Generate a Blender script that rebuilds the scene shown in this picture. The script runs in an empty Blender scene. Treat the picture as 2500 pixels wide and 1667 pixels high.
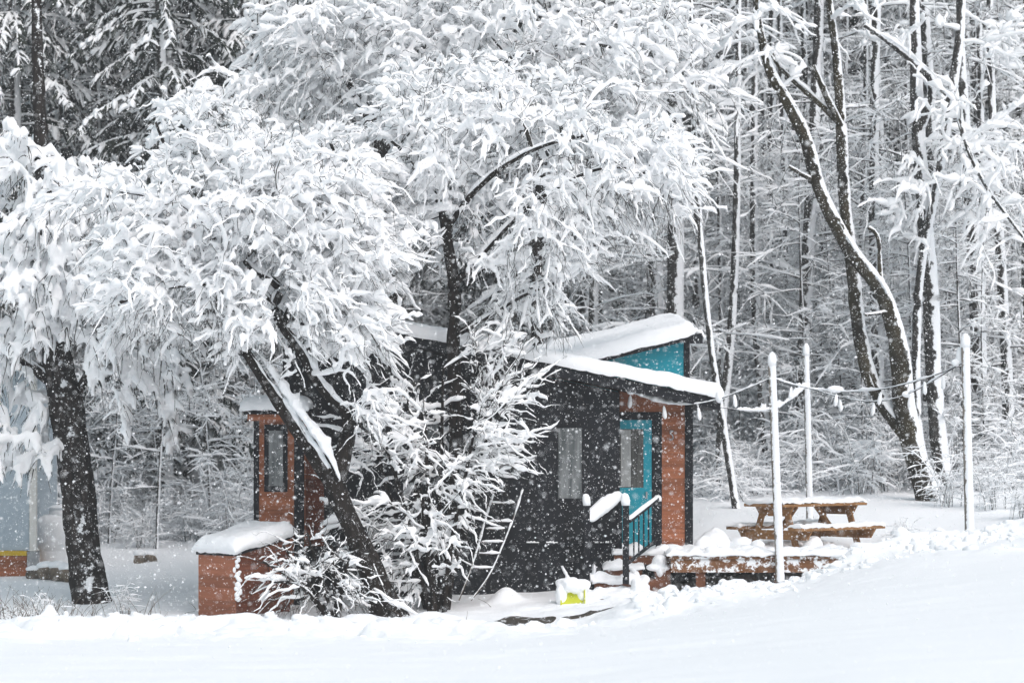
import bpy, bmesh, math, random
import numpy as np
from mathutils import Vector, Matrix

random.seed(7)
rng = np.random.default_rng(11)
sc = bpy.context.scene
COL = sc.collection

# ------------------------------------------------------------------ camera model
FPX, CX, HY, EYE = 6944.44, 1250.0, 1050.0, 2.5      # focal length in photo pixels, centre, horizon, eye height


def P(px, py, Y):
    return np.array([(px - CX) / FPX * Y, Y, EYE - (py - HY) / FPX * Y])


def M(px, Y):                                        # photo pixels -> metres at distance Y
    return px / FPX * Y


# ------------------------------------------------------------------ numpy noise
def _hash(i, j, k):
    h = (i * 374761393 + j * 668265263 + k * 2147483647 + 1274126177) & 0xFFFFFFFF
    h = ((h ^ (h >> 13)) * 1274126177) & 0xFFFFFFFF
    return ((h ^ (h >> 16)) & 0xFFFF) / 65535.0


def vnoise(p, f=1.0, seed=0):
    q = np.asarray(p, dtype=np.float64) * f + seed * 17.31
    i = np.floor(q).astype(np.int64)
    t = q - i
    t = t * t * (3 - 2 * t)
    out = 0
    for dx in (0, 1):
        wx = t[..., 0] if dx else 1 - t[..., 0]
        for dy in (0, 1):
            wy = t[..., 1] if dy else 1 - t[..., 1]
            for dz in (0, 1):
                wz = t[..., 2] if dz else 1 - t[..., 2]
                out = out + wx * wy * wz * _hash(i[..., 0] + dx, i[..., 1] + dy, i[..., 2] + dz)
    return out * 2 - 1


def fbm(p, f, octv=3, seed=0):
    a, s, n = 1.0, 0, 0
    for o in range(octv):
        s = s + a * vnoise(p, f * 2 ** o, seed + o * 3)
        n += a
        a *= 0.5
    return s / n


# ------------------------------------------------------------------ object helpers
def mesh_np(name, V, F, mats, midx=None, smooth=True):
    V = np.asarray(V, dtype=np.float32)
    F = np.asarray(F, dtype=np.int32)
    me = bpy.data.meshes.new(name)
    n, k = F.shape
    me.vertices.add(len(V))
    me.vertices.foreach_set('co', V.ravel())
    me.loops.add(n * k)
    me.loops.foreach_set('vertex_index', F.ravel())
    me.polygons.add(n)
    me.polygons.foreach_set('loop_start', np.arange(0, n * k, k, dtype=np.int32))
    me.polygons.foreach_set('loop_total', np.full(n, k, dtype=np.int32))
    for m in mats:
        me.materials.append(m)
    if midx is not None:
        me.polygons.foreach_set('material_index', np.asarray(midx, dtype=np.int32))
    me.polygons.foreach_set('use_smooth', np.full(n, smooth, dtype=bool))
    me.update(calc_edges=True)
    me.validate()
    return me


def origin(o):
    v = np.zeros(3)
    while o is not None:
        v += np.array(o.location)
        o = o.parent
    return v


def link(name, me, parent=None):
    o = bpy.data.objects.new(name, me)
    COL.objects.link(o)
    if parent is not None:
        o.parent = parent
    return o


def thing(name, label, cat, loc, group=None):
    o = bpy.data.objects.new(name, None)
    o.empty_display_size = 0.2
    COL.objects.link(o)
    o.location = [float(v) for v in loc]
    tag(o, label, cat, group)
    return o


def tag(o, label, cat, group=None, kind=None):
    if label:
        o['label'] = label
    if cat:
        o['category'] = cat
    if group:
        o['group'] = group
    if kind:
        o['kind'] = kind
    return o


def part_np(name, VF, mats, parent, midx=None, smooth=True):
    V, F = VF
    V = np.asarray(V) - origin(parent)
    return link(name, mesh_np(name, V, F, mats, midx, smooth), parent)


def cat_vf(lst):
    Vs, Fs, b = [], [], 0
    for V, F in lst:
        Vs.append(V)
        Fs.append(np.asarray(F) + b)
        b += len(V)
    return np.concatenate(Vs), np.concatenate(Fs)


class MB:
    """collects solids in world coordinates, builds ONE mesh object"""

    def __init__(self):
        self.bm = bmesh.new()

    def hexa(self, c):                      # 8 corners: bottom 4 ccw, top 4 ccw
        v = [self.bm.verts.new(tuple(float(a) for a in p)) for p in c]
        for f in ((3, 2, 1, 0), (4, 5, 6, 7), (0, 1, 5, 4), (1, 2, 6, 5), (2, 3, 7, 6), (3, 0, 4, 7)):
            self.bm.faces.new([v[i] for i in f])
        return self

    def box(self, x0, x1, y0, y1, z0, z1):
        return self.hexa([(x0, y0, z0), (x1, y0, z0), (x1, y1, z0), (x0, y1, z0),
                          (x0, y0, z1), (x1, y0, z1), (x1, y1, z1), (x0, y1, z1)])

    def beam(self, p0, p1, w, h, up=(0, 0, 1)):
        p0, p1 = Vector(p0), Vector(p1)
        t = (p1 - p0).normalized()
        s = t.cross(Vector(up)).normalized()
        u = s.cross(t)
        a, b = s * (w / 2), u * (h / 2)
        return self.hexa([p0 - a - b, p0 + a - b, p1 + a - b, p1 - a - b,
                          p0 - a + b, p0 + a + b, p1 + a + b, p1 - a + b])

    def prism(self, poly, y0, y1):          # polygon in (x, z), extruded along y
        lo = [self.bm.verts.new((float(x), float(y0), float(z))) for x, z in poly]
        hi = [self.bm.verts.new((float(x), float(y1), float(z))) for x, z in poly]
        n = len(poly)
        self.bm.faces.new(lo)
        self.bm.faces.new(hi[::-1])
        for i in range(n):
            self.bm.faces.new([lo[i], hi[i], hi[(i + 1) % n], lo[(i + 1) % n]])
        return self

    def xform(self, mat):
        self.bm.transform(mat)
        return self

    def build(self, name, mat, parent=None, bevel=0.006, smooth=False):
        bmesh.ops.recalc_face_normals(self.bm, faces=self.bm.faces)
        if bevel:
            bmesh.ops.bevel(self.bm, geom=list(self.bm.edges), offset=bevel, segments=2, affect='EDGES', profile=0.7, clamp_overlap=True)
        if parent is not None:
            self.bm.transform(Matrix.Translation(-Vector(origin(parent))))
        me = bpy.data.meshes.new(name)
        self.bm.to_mesh(me)
        self.bm.free()
        me.materials.append(mat)
        if smooth:
            me.polygons.foreach_set('use_smooth', [True] * len(me.polygons))
        return link(name, me, parent)


# ------------------------------------------------------------------ materials
def new_mat(name):
    m = bpy.data.materials.new(name)
    m.use_nodes = True
    nt = m.node_tree
    return m, nt, nt.nodes['Principled BSDF']


def N(nt, t, **kw):
    n = nt.nodes.new(t)
    for k, v in kw.items():
        if k.startswith('i_'):
            n.inputs[k[2:].replace('_', ' ')].default_value = v
        else:
            setattr(n, k, v)
    return n


def ramp(nt, src, stops):
    r = N(nt, 'ShaderNodeValToRGB')
    el = r.color_ramp.elements
    while len(el) < len(stops):
        el.new(0.5)
    for e, (p, c) in zip(el, stops):
        e.position = p
        e.color = (*c, 1) if len(c) == 3 else c
    nt.links.new(src, r.inputs[0])
    return r.outputs[0]


def math_n(nt, op, a, b=None):
    n = N(nt, 'ShaderNodeMath', operation=op)
    for i, v in enumerate((a, b)):
        if v is None:
            continue
        if isinstance(v, (int, float)):
            n.inputs[i].default_value = v
        else:
            nt.links.new(v, n.inputs[i])
    return n.outputs[0]


def snow_material(name, col=(0.92, 0.935, 0.95), bump=0.3, scale=18.0, dist=0.02):
    m, nt, b = new_mat(name)
    geo = N(nt, 'ShaderNodeNewGeometry')
    n1 = N(nt, 'ShaderNodeTexNoise', i_Scale=scale, i_Detail=4.0, i_Roughness=0.6)
    nt.links.new(geo.outputs['Position'], n1.inputs['Vector'])
    bp = N(nt, 'ShaderNodeBump', i_Strength=bump, i_Distance=dist)
    nt.links.new(n1.outputs['Fac'], bp.inputs['Height'])
    nt.links.new(bp.outputs[0], b.inputs['Normal'])
    b.inputs['Base Color'].default_value = (*col, 1)
    b.inputs['Roughness'].default_value = 0.75
    b.inputs['Specular IOR Level'].default_value = 0.15
    return m


def surface(name, col_a, col_b, scale=6.0, stretch=(1, 1, 1), rough=0.8, bump=0.3, bdist=0.01,
            snow=None, snow_dir=(0.75, -0.25, 0.6), snow_noise=7.0, grooves=None, spec=0.3, local=False):
    """wood / bark / paint: two-tone noise, optional plank grooves, optional plastered snow on one side.
    snow = threshold (lower = more snow)."""
    m, nt, b = new_mat(name)
    if local:
        pos = N(nt, 'ShaderNodeTexCoord').outputs['Object']
    else:
        pos = N(nt, 'ShaderNodeNewGeometry').outputs['Position']
    geo = N(nt, 'ShaderNodeNewGeometry')
    mp = N(nt, 'ShaderNodeMapping')
    mp.inputs['Scale'].default_value = stretch
    nt.links.new(pos, mp.inputs['Vector'])
    n1 = N(nt, 'ShaderNodeTexNoise', i_Scale=scale, i_Detail=6.0, i_Roughness=0.65)
    nt.links.new(mp.outputs[0], n1.inputs['Vector'])
    col = ramp(nt, n1.outputs['Fac'], [(0.32, col_a), (0.68, col_b)])
    height = n1.outputs['Fac']
    if grooves:
        axis, pitch, gw = grooves
        sp = N(nt, 'ShaderNodeSeparateXYZ')
        nt.links.new(pos, sp.inputs[0])
        fr = math_n(nt, 'FRACT', math_n(nt, 'DIVIDE', sp.outputs[axis], pitch))
        g = math_n(nt, 'GREATER_THAN', fr, gw)
        fl = math_n(nt, 'FLOOR', math_n(nt, 'DIVIDE', sp.outputs[axis], pitch))
        wn = N(nt, 'ShaderNodeTexWhiteNoise', noise_dimensions='1D')
        nt.links.new(fl, wn.inputs['W'])
        tone = math_n(nt, 'MULTIPLY_ADD', wn.outputs['Value'], 0.45)
        tone.node.inputs[2].default_value = 0.72
        mx = N(nt, 'ShaderNodeMix', data_type='RGBA', blend_type='MULTIPLY')
        mx.inputs[0].default_value = 1.0
        nt.links.new(col, mx.inputs[6])
        nt.links.new(tone, mx.inputs[7])
        col = mx.outputs[2]
        height = math_n(nt, 'ADD', math_n(nt, 'MULTIPLY', g, 1.5), height)
    bp = N(nt, 'ShaderNodeBump', i_Strength=bump, i_Distance=bdist)
    nt.links.new(height, bp.inputs['Height'])
    if snow is not None:
        vm = N(nt, 'ShaderNodeVectorMath', operation='DOT_PRODUCT')
        nt.links.new(geo.outputs['Normal'], vm.inputs[0])
        vm.inputs[1].default_value = Vector(snow_dir).normalized()
        n2 = N(nt, 'ShaderNodeTexNoise', i_Scale=snow_noise, i_Detail=5.0, i_Roughness=0.7)
        nt.links.new(pos, n2.inputs['Vector'])
        v = math_n(nt, 'ADD', vm.outputs['Value'], math_n(nt, 'MULTIPLY', math_n(nt, 'SUBTRACT', n2.outputs['Fac'], 0.5), 2.2))
        mask = ramp(nt, math_n(nt, 'SUBTRACT', v, snow - 0.5), [(0.46, (0, 0, 0)), (0.56, (1, 1, 1))])
        mx = N(nt, 'ShaderNodeMix', data_type='RGBA')
        nt.links.new(mask, mx.inputs[0])
        nt.links.new(col, mx.inputs[6])
        mx.inputs[7].default_value = (0.85, 0.87, 0.89, 1)
        col = mx.outputs[2]
    nt.links.new(col, b.inputs['Base Color'])
    nt.links.new(bp.outputs[0], b.inputs['Normal'])
    b.inputs['Roughness'].default_value = rough
    b.inputs['Specular IOR Level'].default_value = spec
    return m


MAT = {}
MAT['snow'] = snow_material('snow')
MAT['crown_snow'] = snow_material('crown_snow', col=(0.955, 0.962, 0.97), bump=0.2)
MAT['ground_snow'] = snow_material('ground_snow', bump=0.35, scale=9.0, dist=0.03)
MAT['roof_snow'] = snow_material('roof_snow', bump=0.35, scale=14.0, dist=0.02)
MAT['flake'] = snow_material('flake', col=(0.94, 0.95, 0.96), bump=0.0)
MAT['bark'] = surface('bark', (0.006, 0.005, 0.005), (0.034, 0.027, 0.023), 14, (1, 1, 0.3), 0.95, 1.0, 0.04, snow=1.32, snow_dir=(.5, -.55, .6), snow_noise=6.0, spec=0.1)
MAT['twig'] = surface('twig', (0.02, 0.018, 0.015), (0.05, 0.045, 0.038), 10, rough=0.95, bump=0.2, spec=0.1)
MAT['bark_spruce'] = surface('bark_spruce', (0.010, 0.009, 0.009), (0.045, 0.038, 0.034), 13, (1, 1, 0.35), 0.95, 1.0, 0.04,
                             snow=1.08, snow_dir=(0.35, -0.85, 0.35), snow_noise=3.2, spec=0.1)
MAT['bark_lichen'] = surface('bark_lichen', (0.012, 0.011, 0.010), (0.06, 0.05, 0.03), 2.4, (1, 1, 0.6), 0.95, 0.8, 0.03,
                             snow=0.5, snow_dir=(0.8, -0.15, 0.65), snow_noise=4.0, spec=0.1)
MAT['bark_wood'] = surface('bark_wood', (0.02, 0.019, 0.018), (0.07, 0.065, 0.06), 9, (1, 1, 0.3), 0.95, 0.6, 0.02,
                           snow=0.33, snow_dir=(0.9, -0.35, 0.35), snow_noise=5.0, spec=0.1, local=True)
MAT['needle'] = surface('needle', (0.02, 0.025, 0.021), (0.05, 0.058, 0.05), 5, rough=0.95, bump=0.0, spec=0.1, local=True)
MAT['black_siding'] = surface('black_siding', (0.005, 0.006, 0.009), (0.011, 0.012, 0.016), 3, (1, 1, 0.25), 0.7, 0.5, 0.012,
                              grooves=(0, 0.2, 0.09), spec=0.25)
MAT['black_trim'] = surface('black_trim', (0.005, 0.006, 0.009), (0.011, 0.012, 0.016), 5, rough=0.65, bump=0.1, spec=0.2)
MAT['cedar'] = surface('cedar', (0.24, 0.085, 0.042), (0.41, 0.155, 0.078), 5, (0.35, 1, 5), 0.75, 0.35, 0.008,
                       grooves=(2, 0.135, 0.07), spec=0.2)
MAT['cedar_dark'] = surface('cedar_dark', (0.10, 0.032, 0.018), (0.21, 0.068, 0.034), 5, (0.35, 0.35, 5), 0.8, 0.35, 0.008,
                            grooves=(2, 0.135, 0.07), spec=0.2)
MAT['bin_lit_side'] = surface('bin_lit_side', (0.28, 0.105, 0.058), (0.39, 0.15, 0.085), 5, (0.35, 0.35, 4), 0.8, 0.35, 0.008,
                           grooves=(2, 0.18, 0.06), spec=0.2)  # lighter cedar: brightness of the bin's left face put into the colour
MAT['teal'] = surface('teal', (0.003, 0.26, 0.34), (0.006, 0.30, 0.385), 2.5, rough=0.5, bump=0.05, spec=0.3)
MAT['deck_wood'] = surface('deck_wood', (0.12, 0.055, 0.025), (0.24, 0.115, 0.055), 6, (0.4, 0.4, 5), 0.8, 0.4, 0.01,
                           snow=0.93, snow_dir=(0.2, -0.8, 0.4), snow_noise=7.0, spec=0.15)
MAT['table_wood'] = surface('table_wood', (0.19, 0.095, 0.038), (0.38, 0.205, 0.088), 5, (0.6, 0.6, 3), 0.8, 0.4, 0.01,
                            snow=1.5, snow_dir=(0.3, -0.6, 0.7), snow_noise=9.0, spec=0.15)
MAT['stringer'] = surface('stringer', (0.10, 0.042, 0.022), (0.22, 0.09, 0.05), 6, (0.6, 0.6, 3), 0.8, 0.4, 0.01,
                          snow=1.25, snow_dir=(0.2, -0.6, 0.7), snow_noise=12.0, spec=0.15)
MAT['post'] = surface('post', (0.16, 0.14, 0.12), (0.3, 0.27, 0.24), 8, (1, 1, 0.2), 0.9, 0.3, 0.01,
                      snow=0.02, snow_dir=(0.65, -0.7, 0.2), snow_noise=10.0, spec=0.1)
MAT['pale_wall'] = surface('pale_wall', (0.36, 0.43, 0.48), (0.42, 0.49, 0.54), 1.5, rough=0.6, bump=0.05)
MAT['white_paint'] = surface('white_paint', (0.62, 0.61, 0.57), (0.72, 0.71, 0.67), 4, rough=0.7, bump=0.1)
MAT['yellow_paint'] = surface('yellow_paint', (0.5, 0.32, 0.02), (0.62, 0.42, 0.03), 6, rough=0.7, bump=0.1)
MAT['lime'] = surface('lime', (0.42, 0.45, 0.01), (0.55, 0.58, 0.02), 5, rough=0.5, bump=0.1, snow=0.95, snow_dir=(-0.1, -0.3, 0.9), snow_noise=14)
MAT['tank'] = surface('tank', (0.8, 0.81, 0.81), (0.88, 0.89, 0.9), 3, rough=0.5, bump=0.1)
MAT['rock'] = surface('rock', (0.06, 0.05, 0.04), (0.26, 0.21, 0.16), 6, rough=0.95, bump=0.8, bdist=0.04, snow=1.0, snow_dir=(0, -0.2, 1), snow_noise=4)
MAT['gravel'] = surface('gravel', (0.02, 0.018, 0.014), (0.09, 0.075, 0.06), 30, rough=0.95, bump=0.8, bdist=0.02, snow=1.2, snow_dir=(0, 0, 1), snow_noise=7)
MAT['metal'] = surface('metal', (0.25, 0.26, 0.27), (0.4, 0.41, 0.42), 10, rough=0.45, bump=0.1)
MAT['cable'] = surface('cable', (0.02, 0.025, 0.028), (0.04, 0.045, 0.05), 10, rough=0.7, bump=0.0)
MAT['stalk'] = surface('stalk', (0.07, 0.055, 0.04), (0.16, 0.13, 0.10), 9, rough=0.95, bump=0.0)


def glass_mat(name, a, b_, scale=1.6):
    m, nt, b = new_mat(name)
    pos = N(nt, 'ShaderNodeNewGeometry').outputs['Position']
    mp = N(nt, 'ShaderNodeMapping')
    mp.inputs['Scale'].default_value = (9, 1, .7)
    nt.links.new(pos, mp.inputs['Vector'])
    n1 = N(nt, 'ShaderNodeTexNoise', i_Scale=scale, i_Detail=3.0)
    nt.links.new(mp.outputs[0], n1.inputs['Vector'])
    nt.links.new(ramp(nt, n1.outputs['Fac'], [(0.35, a), (0.65, b_)]), b.inputs['Base Color'])
    b.inputs['Roughness'].default_value = 0.12
    b.inputs['Specular IOR Level'].default_value = 0.6
    return m


MAT['pane'] = glass_mat('pane', (0.07, 0.085, 0.09), (0.22, 0.24, 0.245))
MAT['pane_dim'] = glass_mat('pane_dim', (0.03, 0.035, 0.035), (0.12, 0.125, 0.12))
MAT['curtain'] = glass_mat('curtain', (0.30, 0.32, 0.32), (0.38, 0.4, 0.4), 4)

# ------------------------------------------------------------------ terrain
_cp = []


def cp(px, Y, rel):
    _cp.append(((px - CX) / FPX * Y, Y, rel))


for a in [(-600, 8, -2.45), (1250, 8, -2.45), (3000, 8, -2.3), (-400, 20, -2.45), (600, 20, -2.45), (1250, 20, -2.42), (2000, 20, -2.3), (2900, 20, -2.15),
          (-200, 28, -2.5), (0, 28, -2.5), (700, 28, -2.5), (1250, 28, -2.46), (1900, 28, -2.2), (2500, 28, -2.02), (2900, 28, -1.9),
          (0, 34, -2.55), (700, 34, -2.56), (1250, 34, -2.55), (1700, 34, -2.3), (2100, 34, -2.05), (2500, 34, -1.82), (2900, 34, -1.6),
          (0, 38, -2.68), (500, 38, -2.68), (900, 38, -2.72), (1250, 38, -2.8), (1250, 39.2, -2.78), (1600, 38, -2.52), (1900, 38.5, -2.26), (2200, 39, -1.82), (2500, 39, -1.62),
          (1640, 42.6, -2.5), (1760, 42.6, -2.46), (1880, 42.6, -2.34), (1990, 42.6, -2.2), (1700, 41.2, -2.43), (1900, 41.2, -2.3), (2000, 41.3, -2.14), (2090, 41.2, -1.86), (2350, 41.5, -1.62), (2500, 42, -1.47), (2900, 42, -1.2),
          (1500, 41, -2.58), (1300, 42.4, -2.58), (1050, 42, -2.72), (800, 42, -2.70), (500, 42, -2.73), (200, 44, -2.79), (0, 41, -2.78), (-300, 42, -2.8),
          (700, 44, -2.62), (1000, 44, -2.58), (1300, 44, -2.5), (1512, 44, -2.45), (1700, 43.5, -2.5), (1900, 44, -2.42), (2060, 44, -1.95),
          (400, 50, -2.3), (300, 48, -2.55), (100, 48, -2.55), (100, 51, -2.45), (500, 54, -2.25), (-300, 50, -2.5), (100, 60, -1.9), (500, 62, -1.7),
          (1250, 50, -2.0), (900, 50, -2.2), (1250, 55, -1.6), (1750, 46.5, -1.9), (1750, 49, -1.45), (1750, 55, -1.1), (2080, 46.2, -1.88), (2250, 45, -1.7),
          (2250, 50, -1.3), (2250, 55, -.95), (2500, 48, -1.42), (2500, 54, -1.0), (2500, 60, -.45), (2900, 50, -1.1), (1250, 65, -.8), (100, 75, -0.6), (1250, 80, 1.0), (2500, 75, 1.0),
          (-200, 100, 4), (1250, 100, 5), (2700, 100, 5.5), (-300, 130, 12), (1250, 130, 13), (2800, 130, 13)]:
    cp(*a)
_cp = np.array(_cp)
_d = np.linalg.norm(_cp[:, None, :2] - _cp[None, :, :2], axis=2)
_A = np.block([[_d + np.eye(len(_cp)) * -0.05, np.c_[np.ones(len(_cp)), _cp[:, :2]]],
               [np.r_[np.ones((1, len(_cp))), _cp[:, :2].T], np.zeros((3, 3))]])
_w = np.linalg.solve(_A, np.r_[_cp[:, 2], 0, 0, 0])
_bank = np.array([((px - CX) / FPX * Y, Y) for px, Y in
                  [(-400, 36), (-100, 36), (300, 36.3), (700, 36.6), (1200, 37.3), (1600, 39.2), (1850, 40.6), (2000, 41.0), (2200, 41.2), (2400, 41.4), (2700, 41.6)]])


_deck = np.array([((1640 - CX) / FPX * 43, 42.9), ((1990 - CX) / FPX * 43, 42.9)])


def seg_dist(x, y, pl):
    d = np.full(np.shape(x), 1e9)
    for a, b in zip(pl[:-1], pl[1:]):
        ab = b - a
        t = np.clip(((x - a[0]) * ab[0] + (y - a[1]) * ab[1]) / (ab @ ab), 0, 1)
        d = np.minimum(d, np.hypot(x - a[0] - t * ab[0], y - a[1] - t * ab[1]))
    return d


def base_z(x, y):
    x = np.asarray(x, float)
    y = np.asarray(y, float)
    s = np.zeros(np.broadcast(x, y).shape)
    for (cx, cy, _), w in zip(_cp, _w[:-3]):
        s = s + w * np.hypot(x - cx, y - cy)
    return s + _w[-3] + _w[-2] * x + _w[-1] * y + EYE


MOUNDS = []                                     # (x, y, radius, height)
for px, py, Y, rpx, hpx in [(1235, 1440, 43.0, 45, 38), (1500, 1455, 42.0, 40, 12), (1790, 1440, 42.6, 40, 34), (1850, 1450, 42.4, 35, 14),
                            (1600, 1455, 41.9, 50, 8), (120, 1570, 36.6, 26, 42), (390, 1560, 37, 40, 14), (640, 1530, 39, 50, 16), (1990, 1430, 41.8, 40, 16),
                            (2130, 1345, 41.4, 60, 30), (2210, 1345, 41.5, 55, 38), (2300, 1335, 41.6, 45, 26), (2440, 1410, 39, 50, 14), (1420, 1430, 42.6, 30, 26),
                            (330, 1490, 41, 40, 14), (60, 1540, 37.5, 40, 18), (880, 1520, 40.8, 60, 20), (1050, 1515, 41, 70, 18), (2070, 1410, 41, 60, 22)]:
    MOUNDS.append(((px - CX) / FPX * Y, Y, M(rpx, Y), M(hpx, Y)))


def ground_z(x, y, detail=True):
    z = base_z(x, y)
    x = np.asarray(x, float) + 0 * z
    y = np.asarray(y, float) + 0 * z
    for mx, my, r, h in MOUNDS:
        z = z + h * np.exp(-((x - mx) ** 2 + ((y - my) * 0.8) ** 2) / (r * r) * 1.3)
    if detail:
        p = np.stack([x, y, np.zeros_like(x)], -1)
        z = z + 0.05 * fbm(p * [1, 0.6, 1], 0.5, 3, 1) + 0.016 * fbm(p * [.6, 1.4, 1], 2.2, 3, 12)
        d = seg_dist(x, y, _bank)
        wgt = np.exp(-(d / 1.0) ** 2)
        wide = np.exp(-(d / 2.2) ** 2) * np.clip((seg_dist(x, y, _deck) - .5) / 1.0, 0, 1)
        p2 = p * [1, 0.75, 1] + 0.25 * np.stack([vnoise(p, 2.0, 5), vnoise(p, 2.0, 6), 0 * x], -1)
        lump = 1 - np.abs(fbm(p2, 2.3, 4, 2)) * 2
        patch = np.clip(0.5 + 1.3 * vnoise(p, 0.55, 9), 0, 1)
        z = z + wgt * (0.02 + 0.2 * lump * patch) + wide * 0.07 * lump * patch + wide * .05 * np.clip(vnoise(p2, 5.5, 8), 0, 1)
        yard = np.exp(-((y - 41.5) / 2.2) ** 2) * (x > -6) * (x < 5)
        z = z + yard * 0.05 * fbm(p, 2.6, 3, 4)
        z = z + 0.007 * np.sin(1.1 * x + 5.5 * y + 2.5 * vnoise(p, 0.6, 3)) * np.exp(-((y - 30) / 6) ** 2)
    return z


def axis(segs):
    out = [segs[0][0]]
    for a, b, st in segs:
        n = max(1, int(round((b - a) / st)))
        out += list(np.linspace(a, b, n + 1)[1:])
    return np.array(out)


gx = axis([(-90, -20, 5), (-20, -9, 0.4), (-9, 9, 0.05), (9, 20, 0.4), (20, 90, 5)])
gy = axis([(-20, 18, 2), (18, 30, 0.16), (30, 46, 0.055), (46, 60, 0.2), (60, 150, 2.5)])
GX, GY = np.meshgrid(gx, gy, indexing='ij')
GZ = ground_z(GX, GY)
V = np.stack([GX, GY, GZ], -1).reshape(-1, 3)
ni, nj = GX.shape
idx = np.arange(ni * nj).reshape(ni, nj)
F = np.stack([idx[:-1, :-1], idx[1:, :-1], idx[1:, 1:], idx[:-1, 1:]], -1).reshape(-1, 4)
g = link('snowy_ground', mesh_np('snowy_ground', V, F, [MAT['ground_snow']]))
tag(g, None, None, kind='structure')


def gz(x, y):
    return float(ground_z(np.array([x]), np.array([y]))[0])


def at_ground(px, Y):
    x = (px - CX) / FPX * Y
    return np.array([x, Y, gz(x, Y)])


# bare gravel strip seen through the snow of the drive
def gravel(name, x0, x1, yc, hw):
    n = int((x1 - x0) / 0.04)
    xs = np.linspace(x0, x1, n)
    vs = np.linspace(-1, 1, 34)
    XX, VV = np.meshgrid(xs, vs, indexing='ij')
    u = (XX - x0) / (x1 - x0)
    env = np.sqrt(np.clip(4 * u * (1 - u), 0, 1)) * hw * (0.75 + 0.5 * vnoise(np.stack([XX, 0 * XX, VV > 0], -1), 3.0, 3))
    YY = yc + (u - 0.5) * 0.5 + VV * env
    ZZ = ground_z(XX, YY) + 0.024 + 0.02 * (1 - VV ** 2) * (vnoise(np.stack([XX, YY, 0 * XX], -1), 9, 1))
    ZZ = ZZ - 0.03 * (np.abs(VV) > 0.95)
    idx = np.arange(XX.size).reshape(XX.shape)
    F = np.stack([idx[:-1, :-1], idx[1:, :-1], idx[1:, 1:], idx[:-1, 1:]], -1).reshape(-1, 4)
    o = link(name, mesh_np(name, np.stack([XX, YY, ZZ], -1).reshape(-1, 3), F, [MAT['gravel']]))
    tag(o, None, None, kind='structure')


gravel('bare_ground', (1145 - CX) / FPX * 39.4, (1360 - CX) / FPX * 39.4, 40.0, 0.8)
gravel('bare_ground', (1370 - CX) / FPX * 40.2, (1540 - CX) / FPX * 40.2, 40.4, 0.22)


# ------------------------------------------------------------------ branch tubes and the snow lying on them
def frames(Pn):
    t = np.gradient(Pn, axis=1)
    t /= np.linalg.norm(t, axis=2, keepdims=True) + 1e-9
    up = np.array([0.0, 0.0, 1.0])
    s = np.cross(t, up)
    l = np.linalg.norm(s, axis=2, keepdims=True)
    s = np.where(l > 0.05, s / (l + 1e-9), np.array([1.0, 0, 0]))
    # keep the side vector continuous
    for i in range(1, s.shape[1]):
        d = np.sum(s[:, i] * s[:, i - 1], axis=1, keepdims=True)
        s[:, i] = np.where(d < 0, -s[:, i], s[:, i])
    s = s - t * np.sum(s * t, axis=2, keepdims=True)
    s /= np.linalg.norm(s, axis=2, keepdims=True) + 1e-9
    u = np.cross(s, t)
    u = np.where(u[..., 2:3] < 0, -u, u)
    return t, s, u


def group_lines(lines):
    gdict = {}
    for ln in lines:
        gdict.setdefault(len(ln[0]), []).append(ln)
    for n, ls in gdict.items():
        yield (np.array([l[0] for l in ls]), *[np.array([l[i] for l in ls]) for i in range(1, len(ls[0]))])


def ring_faces(m, n, k):
    idx = np.arange(m * n * k).reshape(m, n, k)
    a = idx[:, :-1]
    b = idx[:, 1:]
    return np.stack([a, np.roll(a, -1, 2), np.roll(b, -1, 2), b], -1).reshape(-1, 4)


def tubes(lines, k=5, rough=0.0):
    out = []
    for Pn, R, *_ in group_lines(lines):
        t, s, u = frames(Pn)
        m, n, _ = Pn.shape
        ph = np.linspace(0, 2 * np.pi, k, endpoint=False)
        Rk = R[:, :, None] * np.ones(k)
        if rough:
            q = Pn[:, :, None, :] + s[:, :, None, :] * np.cos(ph)[:, None] * 0.3 + u[:, :, None, :] * np.sin(ph)[:, None] * 0.3
            Rk = Rk * (1 + rough * vnoise(q, 4.0, 2) + rough * 0.5 * vnoise(q, 11.0, 3))
        ring = Pn[:, :, None, :] + Rk[..., None] * (np.cos(ph)[:, None] * s[:, :, None, :] + np.sin(ph)[:, None] * u[:, :, None, :])
        out.append((ring.reshape(-1, 3), ring_faces(m, n, k)))
    return cat_vf(out)


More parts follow.
